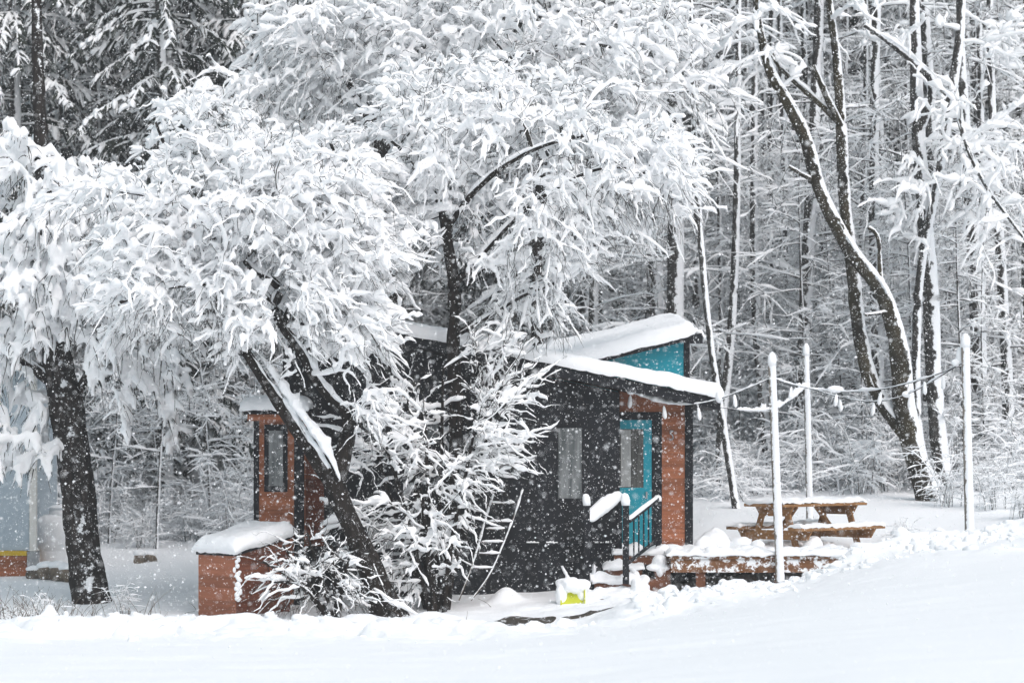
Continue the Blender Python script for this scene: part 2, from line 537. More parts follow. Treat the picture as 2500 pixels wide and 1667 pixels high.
def snow_tubes(lines, k=6, lumps=0.35, vert=0.2, seed=0, endt=0.5):
    """lines: (pts, branch radius, snow thickness)"""
    r_ = np.random.default_rng(seed)
    out = []
    for Pn, R, T in group_lines(lines):
        t, s, u = frames(Pn)
        m, n, _ = Pn.shape
        hz = np.sqrt(np.clip(1 - t[..., 2] ** 2, 0, 1))
        T = T * (vert + (1 - vert) * hz)
        nz = r_.normal(size=(m, n))
        nz = (nz + 0.6 * np.roll(nz, 1, 1)) / 1.2
        T = T * np.clip(1 + lumps * nz, 0.3, 2.1)
        T[:, 0] *= 0.5
        T[:, -1] *= endt
        ph = np.linspace(0, 2 * np.pi, k, endpoint=False) + (np.pi / k if k % 2 == 0 else 0.3)
        hw = R * 0.8 + T * 0.62
        hh = T
        sn = np.sin(ph)
        jit = 1 + min(.18, lumps) * r_.normal(size=(m, n, k))
        zdir = u * 0.5 + np.array([0, 0, 0.5]) * hz[..., None]
        ring = (Pn + u * (R * 0.35)[..., None])[:, :, None, :] \
            + (hw[:, :, None] * np.cos(ph) * jit)[..., None] * s[:, :, None, :] \
            + (hh[:, :, None] * np.where(sn > 0, sn, 0.28 * sn) * jit)[..., None] * zdir[:, :, None, :] * 1.2
        c0 = np.repeat(ring[:, :1].mean(2, keepdims=True), k, 2) + 0.02 * (ring[:, :1] - ring[:, :1].mean(2, keepdims=True))
        c1 = np.repeat(ring[:, -1:].mean(2, keepdims=True), k, 2) + 0.02 * (ring[:, -1:] - ring[:, -1:].mean(2, keepdims=True))
        c0 = c0 - (t[:, 0] * T[:, :1] * 0.45)[:, None, None, :]
        c1 = c1 + (t[:, -1] * T[:, -1:] * 0.5)[:, None, None, :]
        ring = np.concatenate([c0, ring, c1], 1)
        out.append((ring.reshape(-1, 3), ring_faces(m, n + 2, k)))
    return cat_vf(out)


def fuse(VF, voxel, smooth=4):
    """melts overlapping lumps of snow into one skin"""
    me = mesh_np('tmp', VF[0], VF[1], [])
    o = link('tmp', me)
    m = o.modifiers.new('r', 'REMESH')
    m.mode = 'VOXEL'
    m.voxel_size = voxel
    m.adaptivity = 0
    if smooth:
        k = o.modifiers.new('s', 'SMOOTH')
        k.factor = .5
        k.iterations = smooth
    dg = bpy.context.evaluated_depsgraph_get()
    ev = o.evaluated_get(dg)
    em = ev.to_mesh()
    n = len(em.vertices)
    Vv = np.empty(n * 3, np.float32)
    em.vertices.foreach_get('co', Vv)
    nl = len(em.loops)
    Lq = np.empty(nl, np.int32)
    em.loops.foreach_get('vertex_index', Lq)
    Lt = np.empty(len(em.polygons), np.int32)
    em.polygons.foreach_get('loop_total', Lt)
    ev.to_mesh_clear()
    bpy.data.objects.remove(o)
    bpy.data.meshes.remove(me)
    assert (Lt == 4).all(), np.unique(Lt)
    return Vv.reshape(-1, 3), Lq.reshape(-1, 4)


def resample(pts, step=None, n=None):
    pts = np.asarray(pts, float)
    L = np.r_[0, np.cumsum(np.linalg.norm(np.diff(pts[:, :3], axis=0), axis=1))]
    if n is None:
        n = max(2, int(round(L[-1] / step)) + 1)
    q = np.linspace(0, L[-1], n)
    return np.stack([np.interp(q, L, pts[:, i]) for i in range(pts.shape[1])], 1)


def chaikin(p, it=1):
    for _ in range(it):
        a = p[:-1] * 0.75 + p[1:] * 0.25
        b = p[:-1] * 0.25 + p[1:] * 0.75
        p = np.concatenate([p[:1], np.stack([a, b], 1).reshape(-1, p.shape[1]), p[-1:]])
    return p


def limb(pxs, Y, step=0.12):
    """polyline of (px, py, radius px[, dY]) -> resampled (x, y, z, r)"""
    pts = []
    for q in pxs:
        y = Y + (q[3] if len(q) > 3 else 0)
        pts.append([*P(q[0], q[1], y), M(q[2], y)])
    return resample(chaikin(np.array(pts), 2), step)


def ell_points(ells, spacing, seed, Y, gap=-0.16):
    """attraction points spread through a crown made of ellipsoids (px, py, rx, ry, dY, depth m)"""
    r_ = np.random.default_rng(seed)
    out = []
    for e in ells:
        px, py, rx, ry, dy, dep = e[:6]
        sp = spacing * (e[6] if len(e) > 6 else 1)
        y0 = Y + dy
        a, c, b = M(rx, y0), M(ry, y0), dep
        n = int(4.19 * a * b * c / sp ** 3)
        q = r_.normal(size=(n, 3))
        q /= np.linalg.norm(q, axis=1, keepdims=True)
        rad_ = r_.random((n, 1)) ** (1 / 3.0) * (1 + 0.28 * vnoise(q, 2.2, seed)[:, None] + 0.08 * r_.normal(size=(n, 1)))
        rad_ = np.where(r_.random((n, 1)) < 0.05, r_.uniform(1.0, 1.3, (n, 1)), rad_)
        out.append(P(px, py, y0) + q * rad_ * np.array([a, b, c]))
    p = np.concatenate(out)
    p = p[fbm(p, 1.15, 2, seed + 5) > gap]
    r_.shuffle(p)
    # thin out points that sit on top of one another
    keep = []
    cell = {}
    for i, v in enumerate(p):
        key = tuple((v // (spacing * 0.75)).astype(int))
        if key in cell:
            continue
        cell[key] = 1
        keep.append(i)
    return p[keep]


def grow(skel, pts, seed, max_r=0.09, pen=0.22, leaf_r=0.0055, wobble=0.25):
    """joins the crown points to the limbs, nearest first; returns polylines (pts, r) and the nodes (pos, dir, depth)"""
    r_ = np.random.default_rng(seed)
    pos, par, plen, fixed = [], [], [], []
    for s in skel:
        b = len(pos)
        for i, q in enumerate(s):
            pos.append(q[:3])
            par.append(b + i - 1 if i else -1)
            plen.append(0.0)
            fixed.append(q[3])
    ns = len(pos)
    cap = ns + len(pts) * 4 + 10
    A = np.zeros((cap, 3))
    A[:ns] = pos
    L = np.zeros(cap)
    n = ns
    par = par + [0] * (cap - ns)
    d0 = np.min(np.linalg.norm(pts[:, None, :] - A[None, :ns:2, :], axis=2), axis=1)
    for i in np.argsort(d0):
        p = pts[i]
        d = np.linalg.norm(A[:n] - p, axis=1)
        j = int(np.argmin(d + pen * L[:n]))
        dd = d[j]
        if dd < 0.02:
            continue
        k = max(1, int(dd / 0.22))
        a = A[j].copy()
        prev = j
        for q in range(1, k + 1):
            t = q / k
            v = a + (p - a) * t
            if q < k:
                v = v + r_.normal(size=3) * wobble * dd / k * 0.6 + np.array([0, 0, 0.10 * dd * 4 * t * (1 - t)])
            A[n] = v
            par[n] = prev
            L[n] = L[prev] + dd / k
            prev = n
            n += 1
    w = np.zeros(n)
    kids = [[] for _ in range(n)]
    for i in range(n - 1, ns - 1, -1):
        if not kids[i]:
            w[i] = leaf_r ** 2.1
        w[par[i]] += w[i]
        kids[par[i]].append(i)
    R = np.minimum(w ** (1 / 2.1), max_r)
    lines, nodes = [], []
    stack = [(i, c) for i in range(ns) for c in kids[i]]
    while stack:
        a, c = stack.pop()
        ch = [a, c]
        while kids[ch[-1]]:
            ks = sorted(kids[ch[-1]], key=lambda q: -w[q])
            for q in ks[1:]:
                stack.append((ch[-1], q))
            ch.append(ks[0])
        pp = A[ch].copy()
        rr = R[ch].copy()
        rr[0] = rr[1]
        if len(pp) > 2:
            sm = pp.copy()
            sm[1:-1] = 0.25 * pp[:-2] + 0.5 * pp[1:-1] + 0.25 * pp[2:]
            pp = sm
            q = chaikin(np.c_[pp, rr], 1)
            pp, rr = q[:, :3], q[:, 3]
        lines.append((pp, rr))
        for i in range(1, len(ch)):
            dv = A[ch[i]] - A[ch[i - 1]]
            nodes.append((A[ch[i]], dv / (np.linalg.norm(dv) + 1e-9), R[ch[i]]))
    return lines, nodes


def twigs(nodes, centre, seed, per=3, length=(0.15, 0.45), out=0.5, up=0.25, droop=0.5, fwd=0.6, r0=0.006, n=5):
    """short side shoots that arch under their load"""
    r_ = np.random.default_rng(seed)
    Pn = np.array([a[0] for a in nodes])
    D = np.array([a[1] for a in nodes])
    cnt = r_.poisson(per, len(Pn))
    Pn = np.repeat(Pn, cnt, 0)
    D = np.repeat(D, cnt, 0)
    O = Pn - centre
    O /= np.linalg.norm(O, axis=1, keepdims=True) + 1e-9
    d = fwd * D + out * O + r_.normal(size=Pn.shape) * 0.55 + np.array([0, 0, up])
    d /= np.linalg.norm(d, axis=1, keepdims=True) + 1e-9
    ln = r_.uniform(*length, len(Pn))
    t = np.linspace(0, 1, n)
    drp = droop * r_.uniform(0.4, 1.4, len(Pn))
    side = r_.normal(size=Pn.shape) * 0.12
    kink = np.cumsum(r_.normal(size=(len(Pn), n, 3)) * 0.045, 1) * (t > 0)[None, :, None]
    X = Pn[:, None, :] + d[:, None, :] * (ln[:, None] * t)[..., None] + side[:, None, :] * (ln[:, None] * t ** 2)[..., None] \
        - np.array([0, 0, 1.0]) * (drp[:, None] * ln[:, None] * t ** 2)[..., None] + kink * ln[:, None, None]
    R = r0 * (1 - 0.75 * t)[None, :] * np.ones((len(Pn), 1))
    return [(X[i], R[i]) for i in range(len(Pn))]


def crown_mesh(lines, tw, snow_main, snow_tw, seed, mats, kb=4, ks=6, lumps=0.35, vert=0.2, voxel=None, bare=0.15):
    """branches + twigs (slot 0) and the snow lying on them (slot 1) as one crown mesh"""
    b = [l for l in lines] + list(tw)
    bv = tubes(b, kb)
    q_ = np.random.default_rng(seed)
    sl = [(p, r, np.clip(snow_main * (0.55 + r * 9), 0.02, snow_main * 1.9)) for p, r in lines] + \
         [(p, r, snow_tw * q_.lognormal(0, .35) * (1.0 - 0.3 * np.linspace(0, 1, len(p)))) for p, r in tw if q_.random() > bare]
    sv = snow_tubes(sl, ks, lumps, vert, seed)
    if voxel:
        sv = fuse(sv, voxel)
    V, F = cat_vf([bv, sv])
    mi = np.r_[np.zeros(len(bv[1]), int), np.ones(len(sv[1]), int)]
    return (V, F), mi


def envelope_tree(name, label, cat, skel, ells, Y, spacing, seed, tw=None, snow_main=0.07, snow_tw=0.05, bark='bark',
                  max_r=0.08, limb_snow=0.09, group=None, lumps=0.35, vert=0.2, wobble=0.25, gap=-0.16, pen=0.22, voxel=None, bare=0.15, limb_k=0.9, clear=()):
    root = thing(name, label, cat, skel[0][0][:3], group)
    # limbs: one continuous trunk mesh
    tl = []
    for s in skel:
        tl.append((s[:, :3], s[:, 3]))
    V, F = tubes(tl, 14, 0.10)
    part_np('trunk', (V, F), [MAT[bark]], root)
    if limb_snow:
        sl = [(s[:, :3], s[:, 3], np.clip(s[:, 3] * limb_k + 0.01, 0.02, limb_snow)) for s in skel]
        slopes = []
        for p, r, t in sl:
            tg = np.gradient(p, axis=0)
            tg /= np.linalg.norm(tg, axis=1, keepdims=True)
            hz = np.sqrt(1 - tg[:, 2] ** 2)
            k_ = np.ones(9) / 9
            hz = np.convolve(np.pad(hz, 4, mode='edge'), k_, 'valid')
            t = t * np.clip((hz - 0.3) * 2.2, 0.04, 1)
            e_ = np.arange(len(t))
            t = t * (1 + .5 * vnoise(p, 4.5, seed)) * np.clip(np.minimum(e_ + 1, len(t) - e_) / 7, .1, 1)
            slopes.append((p, r * np.clip(t / .02, .6, 1), t))
        part_np('snow_cover', snow_tubes(slopes, 9, 0.3, 1.0, seed), [MAT['snow']], root)
    pts = ell_points(ells, spacing, seed, Y, gap)
    lines, nodes = grow(skel, pts, seed, max_r, pen, wobble=wobble)
    def open_(p):
        if not clear:
            return np.zeros(len(p), bool)
        px = CX + p[:, 0] / p[:, 1] * FPX
        py = HY - (p[:, 2] - EYE) / p[:, 1] * FPX
        hit = np.zeros(len(p), bool)
        for a, b, r, lim in clear:
            hit |= (np.hypot(px - a, py - b) < r) & (p[:, 1] < Y + lim)
        return hit
    c = pts.mean(0)
    tw = tw or {}
    t = twigs(nodes, c, seed + 1, **tw)
    if clear:
        lines = [l for l in lines if open_(l[0]).mean() < .25]
        t = [l for l in t if open_(l[0]).mean() < .3]
    VF, mi = crown_mesh(lines, t, snow_main, snow_tw, seed, None, lumps=lumps, vert=vert, voxel=voxel, bare=bare)
    part_np('crown', VF, [MAT['twig'], MAT['crown_snow']], root, mi)
    print(name, 'nodes', len(nodes), 'twigs', len(t), 'faces', len(VF[1]))
    return root


# ------------------------------------------------------------------ snow slabs and caps
def snow_slab(c00, c10, c11, c01, th, bulge=0.05, nu=40, nv=24, rnd=None, noise=0.12, up=(0, 0, 1), seed=0):
    c00, c10, c11, c01, up = [np.asarray(a, float) for a in (c00, c10, c11, c01, up)]
    rnd = rnd or th * 0.9
    Lu = np.linalg.norm(c10 - c00)
    Lv = np.linalg.norm(c01 - c00)
    u = 0.5 - 0.5 * np.cos(np.pi * np.linspace(0, 1, nu))
    v = 0.5 - 0.5 * np.cos(np.pi * np.linspace(0, 1, nv))
    U, Vv = np.meshgrid(u, v, indexing='ij')
    base = ((1 - U) * (1 - Vv))[..., None] * c00 + (U * (1 - Vv))[..., None] * c10 + (U * Vv)[..., None] * c11 + ((1 - U) * Vv)[..., None] * c01

    def gq(d):
        return np.sqrt(np.clip(1 - (1 - np.clip(d / rnd, 0, 1)) ** 2, 0, 1))
    gu = gq(np.minimum(U, 1 - U) * Lu)
    gv = gq(np.minimum(Vv, 1 - Vv) * Lv)
    h = gu * gv
    eu = (c10 - c00) / Lu
    ev = (c01 - c00) / Lv
    bu = bulge * np.sin(np.pi * np.clip(gu, 0, 1)) * np.sign(U - 0.5)
    bv = bulge * np.sin(np.pi * np.clip(gv, 0, 1)) * np.sign(Vv - 0.5)
    pos = base + bu[..., None] * eu + bv[..., None] * ev
    nz = fbm(pos, 1.6 / max(th, 0.1) * 0.35, 3, seed)
    nz2 = fbm(pos, 9.0, 2, seed + 4)
    pos = pos + up * (th * h * (1 + noise * 2 * nz) + 0.012 * nz2 * h)[..., None]
    rag = 0.035 * fbm(pos, 9.0, 2, seed + 2) * (1 - h)
    pos = pos + up * rag[..., None]
    idx = np.arange(U.size).reshape(U.shape)
    F = np.stack([idx[:-1, :-1], idx[1:, :-1], idx[1:, 1:], idx[:-1, 1:]], -1).reshape(-1, 4)
    return pos.reshape(-1, 3), F


def lathe(prof, centre, k=20, wob=0.0, seed=0, tilt=(0, 0)):
    prof = np.asarray(prof, float)
    ph = np.linspace(0, 2 * np.pi, k, endpoint=False)
    r = prof[:, 0][:, None] * np.ones(k)
    z = prof[:, 1][:, None] * np.ones(k)
    p = np.stack([r * np.cos(ph), r * np.sin(ph), z], -1)
    p[..., 0] += z * tilt[0]
    p[..., 1] += z * tilt[1]
    if wob:
        q = p + np.asarray(centre)
        p = p + p * [1, 1, 0] * (wob * fbm(q, 7.0, 3, seed))[..., None]
    p = p + np.asarray(centre)
    return p.reshape(-1, 3), ring_faces(1, len(prof), k)


def blob(centre, rx, ry, rz, seed=0, amp=0.2, f=5.0, n=14, k=20):
    th = np.linspace(0.02, np.pi - 0.02, n)
    prof = np.stack([np.sin(th), np.cos(th)], 1)[::-1]
    Vb, Fb = lathe(prof, (0, 0, 0), k)
    q = Vb * [rx, ry, rz] + np.asarray(centre)
    Vb = Vb * (1 + amp * fbm(q, f, 3, seed))[:, None]
    return Vb * [rx, ry, rz] + np.asarray(centre), Fb


# ------------------------------------------------------------------ the cabin
FY = 44.0                                    # facade plane
RY = 44.5                                    # recessed entrance wall


def X(px, Y):
    return (px - CX) / FPX * Y


def Z(py, Y):
    return EYE - (py - HY) / FPX * Y


def roof_y(px):
    return 796 + 0.205 * (px - 890)


def pbox(mb, x0, x1, y0, y1, Ya, Yb):
    """box given by photo pixels on its front face at Ya, reaching back to Yb"""
    return mb.box(X(x0, Ya), X(x1, Ya), Ya, Yb, Z(y1, Ya), Z(y0, Ya))


house = thing('cabin', 'black clad cabin with two opposing snowy shed roofs, teal door and cedar entrance wall', 'cabin', (X(1100, FY), FY, 0.0))
ZB = -0.35
wall = MB().prism([(X(690, FY), ZB), (X(1512, FY), ZB), (X(1512, FY), Z(roof_y(1512) + 34, FY)), (X(690, FY), Z(roof_y(690) + 34, FY))], FY, 47.6)
wall.build('wall', MAT['black_siding'], house, bevel=0)
MB().prism([(X(1513, RY), ZB), (X(1686, RY), ZB), (X(1686, RY), Z(roof_y(1686) + 30, RY)), (X(1513, RY), Z(roof_y(1513) + 30, RY))], RY, 47.5) \
    .build('entrance_wall', MAT['black_trim'], house, bevel=0)
# cedar cladding round the door: header and side panel in one L-shaped sheet
yc = RY - 0.022
MB().prism([(X(1513, yc), Z(1005, yc)), (X(1616, yc), Z(1005, yc)), (X(1616, yc), Z(1332, yc)), (X(1672, yc), Z(1332, yc)),
            (X(1672, yc), Z(roof_y(1672) + 29, yc)), (X(1513, yc), Z(roof_y(1513) + 31, yc))], yc, RY - 0.002) \
    .build('cedar_panel', MAT['cedar'], house, bevel=0)
ct = MB()
pbox(ct, 1673, 1692, roof_y(1680) + 29, 1337, RY - 0.05, RY + 0.1)
ct.build('corner_trim', MAT['black_trim'], house)
fr = MB()
for a in ((1513, 1616, 1006, 1024), (1592, 1616, 1024, 1346)):
    pbox(fr, *a, RY - 0.03, RY - 0.004)
fr.build('door_frame', MAT['black_trim'], house)
dY = RY - 0.018
dm = MB()
for a in ((1513.5, 1591, 1025, 1047), (1571, 1591, 1047, 1190), (1513.5, 1591, 1190, 1346)):
    pbox(dm, *a, dY, RY - 0.003)
door = dm.build('door', MAT['teal'], house, bevel=0.004)
pm = MB()
pbox(pm, 1513.6, 1571, 1047, 1190, dY + 0.006, RY - 0.004)
pm.build('pane', MAT['pane_dim'], door, bevel=0)
cm = MB()
pbox(cm, 1516, 1540, 1049, 1188, dY + 0.003, dY + 0.0055)
cm.build('curtain', MAT['curtain'], door, bevel=0)
hm = MB()
pbox(hm, 1577, 1581, 1200, 1216, dY - 0.05, dY - 0.001)
hm.build('handle', MAT['metal'], door, bevel=0.003)
# house hook by the door: a small S of metal rod
hk = np.array([[1644, 1052, 1.6], [1637, 1050, 1.6], [1635, 1056, 1.6], [1642, 1062, 1.6], [1644, 1068, 1.6], [1640, 1074, 1.6], [1634, 1072, 1.6]])
hl = limb(hk, yc - 0.03, 0.01)
part_np('wall_hook', tubes([(hl[:, :3], hl[:, 3])], 8), [MAT['metal']], house)


def window(x0, x1, y0, y1, Y, mat, b=5, mull=None):
    w = MB()
    for a in ((x0 - b, x0, y0 - b, y1 + b), (x1, x1 + b, y0 - b, y1 + b), (x0, x1, y0 - b, y0), (x0, x1, y1, y1 + b)):
        pbox(w, *a, Y - 0.028, Y - 0.002)
    f = w.build('window', MAT['black_trim'], house, bevel=0.003)
    p = MB()
    pbox(p, x0 + 0.2, x1 - 0.2, y0 + 0.2, y1 - 0.2, Y - 0.012, Y - 0.003)
    p.build('pane', mat, f, bevel=0)
    return f


window(1363, 1421, 1044, 1216, FY, MAT['pane'])
window(1014, 1070, 1030, 1078, FY, MAT['pane'])
window(1214, 1257, 1046, 1148, FY, MAT['pane_dim'])
# skirting ledge with scraps of snow on it
lm = MB()
pbox(lm, 800, 1511, 1325, 1331, FY - 0.05, FY - 0.003)
ledge = lm.build('ledge', MAT['black_trim'], house, bevel=0.004)
sl = []
for a, b in ((1286, 1316), (1334, 1361), (1452, 1470), (1474, 1494), (1180, 1200)):
    q = resample(np.array([[*P(a, 1325, FY - 0.026)], [*P(b, 1325, FY - 0.026)]]), n=9)
    sl.append((q, np.full(9, 0.012), np.full(9, 0.028)))
for q in sl:
    part_np('snow_cover', snow_tubes([q], 7, 0.4, 1, 3), [MAT['snow']], ledge)

# lower roof: one shed slope falling to the right
rF, rB = 43.6, 47.9
xa, xb = X(668, rF), X(1758, rF)
za, zb = Z(roof_y(668), rF), Z(roof_y(1752), rF)
th = 0.17
rm = MB().hexa([(xa, rF, za - th), (xb, rF, zb - th), (xb, rB, zb - th), (xa, rB, za - th), (xa, rF, za), (xb, rF, zb), (xb, rB, zb), (xa, rB, za)])
roof = rm.build('roof', MAT['black_trim'], house, bevel=0.01)
part_np('snow_cover', snow_slab((xa - .03, rF - .05, za - 0.004), (xb + .05, rF - .05, zb - 0.004), (xb + .05, rB, zb - 0.004), (xa - .03, rB, za - 0.004),
                                0.22, 0.03, 160, 40, rnd=.13, noise=0.10, seed=3), [MAT['roof_snow']], roof)
# upper volume with the teal clerestory wall
uY = 45.3
cw = MB().prism([(X(1300, uY), Z(960, uY)), (X(1669, uY), Z(985, uY)), (X(1669, uY), Z(831, uY)), (X(1300, uY), Z(924, uY))], uY, 49.5)
cw.build('clerestory_wall', MAT['teal'], house, bevel=0)
ct = MB()
pbox(ct, 1670, 1684, 830, 990, uY - 0.03, uY + 0.1)
ct.build('corner_trim', MAT['black_trim'], house)
uF, uB = 45.0, 49.6
xa, xb = X(1290, uF), X(1714, uF)
za, zb = Z(919, uF), Z(813, uF)
dz = 0.33
rm = MB().hexa([(xa, uF, za - 0.05), (xb, uF, zb - 0.07), (xb, uB, zb - 0.07 + dz), (xa, uB, za - 0.05 + dz), (xa, uF, za), (xb, uF, zb), (xb, uB, zb + dz), (xa, uB, za + dz)])
uroof = rm.build('roof', MAT['black_trim'], house, bevel=0.01)
part_np('snow_cover', snow_slab((xa, uF - .04, za - .004), (xb - 0.13, uF - .04, zb - .034), (xb - .13, uB, zb + dz - .034), (xa, uB, za + dz - .004),
                                0.25, 0.03, 90, 50, rnd=.15, noise=0.10, seed=8), [MAT['roof_snow']], uroof)
eb = MB()
pbox(eb, 1684, 1716, 817, 838, uF - .02, uF + .12)
eb.build('fascia', MAT['black_trim'], uroof)
sl = []
q = resample(np.array([[*P(1694, 812, uF + 0.1)], [*P(1712, 817, uF + 0.1)], [*P(1717, 828, uF + 0.1)]]), n=10)
part_np('snow_cover', snow_tubes([(q, np.full(10, 0.03), np.full(10, 0.07))], 9, 0.2, 1, 3), [MAT['snow']], uroof)

# small annex with its own roof
aY = 43.3
am = MB()
pbox(am, 622, 739, 1018, 1520, aY, FY - 0.002)
am.build('annex_wall', MAT['cedar'], house, bevel=0)
for a in ((619, 632, 1026, 1520), (718, 741, 1026, 1520)):
    m = MB()
    pbox(m, *a, aY - 0.03, aY + 0.12)
    m.build('corner_trim', MAT['black_trim'], house)
m = MB()
pbox(m, 645, 702, 1036, 1200, aY - 0.03, aY - 0.002)
wf = m.build('window', MAT['black_trim'], house)
m = MB()
pbox(m, 656, 691, 1051, 1186, aY - 0.036, aY - 0.031)
m.build('pane', MAT['pane'], wf, bevel=0)
m = MB()
pbox(m, 604, 752, 1011, 1027, aY - 0.14, aY - 0.03)
m.build('fascia', MAT['cedar'], house)
m = MB()
pbox(m, 602, 752, 1001, 1011, aY - 0.16, FY - 0.004)
ar = m.build('roof', MAT['black_trim'], house)
part_np('snow_cover', snow_slab((X(592, aY), aY - .18, Z(1002, aY)), (X(752, aY), aY - .18, Z(1002, aY)), (X(752, aY), FY - .01, Z(996, aY)), (X(592, aY), FY - .01, Z(996, aY)),
                                0.21, 0.04, 40, 24, rnd=.12, seed=5), [MAT['roof_snow']], ar)
m = MB()
pbox(m, 742, 791, 1098, 1332, FY - 0.03, FY - 0.002)
m.build('cedar_panel', MAT['cedar_dark'], house, bevel=0)

# ------------------------------------------------------------------ storage bin left of the cabin
Yc, Yl, Yr = 41.7, 42.35, 42.5
cA, cL, cR = X(577, Yc), X(487, Yl), X(708, Yr)
zb0 = -0.45
cBk = (cL + cR - cA, Yl + Yr - Yc)
zt = {'a': Z(1357, Yc), 'l': Z(1353, Yl), 'r': Z(1312, Yr)}
zt['b'] = zt['l'] + zt['r'] - zt['a']
bin_ = thing('storage_bin', 'low reddish cedar storage bin with thick snow on its sloping lid', 'storage bin', (cA, Yc, zb0 + 0.3))
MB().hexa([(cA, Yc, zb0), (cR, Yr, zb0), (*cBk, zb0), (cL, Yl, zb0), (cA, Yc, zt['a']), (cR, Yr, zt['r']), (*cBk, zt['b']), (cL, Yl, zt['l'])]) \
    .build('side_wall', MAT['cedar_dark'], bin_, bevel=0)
dl = np.array([cL - cA, Yl - Yc])
dl /= np.linalg.norm(dl)
nrm = np.array([-dl[1], dl[0]])
nrm = nrm if nrm[1] < 0 else -nrm
o1 = nrm * 0.02
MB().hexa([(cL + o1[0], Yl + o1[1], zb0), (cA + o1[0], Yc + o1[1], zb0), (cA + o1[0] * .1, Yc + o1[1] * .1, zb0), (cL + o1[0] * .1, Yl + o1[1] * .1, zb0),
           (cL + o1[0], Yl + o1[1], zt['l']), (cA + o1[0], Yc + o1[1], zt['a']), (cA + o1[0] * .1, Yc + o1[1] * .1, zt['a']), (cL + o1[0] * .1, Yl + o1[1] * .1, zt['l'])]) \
    .build('lit_side_panel', MAT['bin_lit_side'], bin_, bevel=0.002)  # added sheet over the left face, painted lighter to imitate light on it
ctr = np.array([(cA + cBk[0]) / 2, (Yc + cBk[1]) / 2])


def ov(x, y, z, k=1.08):
    return (ctr[0] + (x - ctr[0]) * k, ctr[1] + (y - ctr[1]) * k, z)


q4 = [ov(cA, Yc, zt['a']), ov(cR, Yr, zt['r']), ov(*cBk, zt['b']), ov(cL, Yl, zt['l'])]
lid = MB().hexa(q4 + [(a, b, c + 0.04) for a, b, c in q4]).build('lid', MAT['black_trim'], bin_, bevel=0.006)
q5 = [ov(*q[:2], q[2] + 0.03, 1.03) for q in q4]
part_np('snow_cover', snow_slab(q5[0], q5[1], q5[2], q5[3], 0.24, 0.05, 46, 46, rnd=.13, noise=0.12, seed=12), [MAT['roof_snow']], lid)
# plastered snow down the front corner
sl = []
q = resample(np.array([[cA + 0.01, Yc - 0.02, zt['a'] - 0.02], [cA + 0.03, Yc - .02, zb0 + 0.45]]), n=22)
Vs = [blob(c + np.array([0.02 * random.gauss(0, 1), 0, 0]), 0.025 + .03 * random.random(), 0.02, 0.02 + .03 * random.random(), i, 0.3, 20, 6, 8)
      for i, c in enumerate(q) if random.random() < 0.75]
part_np('snow_patch', cat_vf(Vs), [MAT['snow']], bin_)

# ------------------------------------------------------------------ deck
DZ = EYE - 1.9
deck = thing('deck', 'low brown timber deck edged with snow, raised over a dark gap beside the entrance', 'deck', (X(1850, 43), 43.0, DZ))
d0, d1, dF, dB = X(1638, 43), X(2068, 43), 43.0, 47.6
m = MB()
nb = 26
for i in range(nb):
    a = dF - 0.03 + (dB - dF) * i / nb
    m.box(d0 - .02, d1 + .02, a, a + (dB - dF) / nb - 0.008, DZ - 0.045, DZ)
m.build('floor_board', MAT['deck_wood'], deck, bevel=0.003)
m = MB()
for a, b in ((d0, X(1850, 43)), (X(1850, 43) + 0.004, d1)):
    m.box(a, b, dF, dF + 0.04, DZ - 0.048 - 0.20, DZ - 0.048)
m.build('rim_board', MAT['deck_wood'], deck, bevel=0.004)
for px in (1711, 1903, 2040):
    x = X(px, 43.05)
    MB().box(x - .07, x + .07, 43.05, 43.19, gz(x, 43.1) - 0.4, DZ - 0.05).build('leg', MAT['stringer'], deck, bevel=0.006)
MB().box(d0, d1, 44.9, 44.95, -0.5, DZ - 0.05).build('gap_shade', MAT['black_trim'], deck, bevel=0)  # added black backing, stands in for the shade under the deck
part_np('snow_cover', snow_slab((d0 - .05, dF - .06, DZ + .001), (d1 + .08, dF - .06, DZ + .001), (d1 + .08, dB, DZ + .001), (d0 - .05, dB, DZ + .001), 0.07, 0.02, 120, 90,
                                rnd=0.06, noise=0.7, seed=21), [MAT['snow']], deck)
r_ = np.random.default_rng(5)
for i in range(16):
    px = r_.uniform(1650, 2040)
    y = r_.uniform(43.05, 43.5)
    q_ = r_.uniform(0.04, 0.09)
    part_np('snow_lump', blob((X(px, y), y, DZ + 0.03 + q_ * 0.4), q_ * 1.6, q_ * 1.2, q_, i, 0.4, 9, 9, 12), [MAT['snow']], deck)
for px, y, q_ in ((1745, 44.6, .24), (1810, 44.5, .14), (1850, 44.3, .12), (1985, 44.6, .13), (1720, 44.2, .15)):
    part_np('snow_lump', blob((X(px, y), y, DZ + 0.05 + q_ * 0.35), q_ * 1.1, q_, q_, int(px), 0.45, 5, 16, 22), [MAT['snow']], deck)

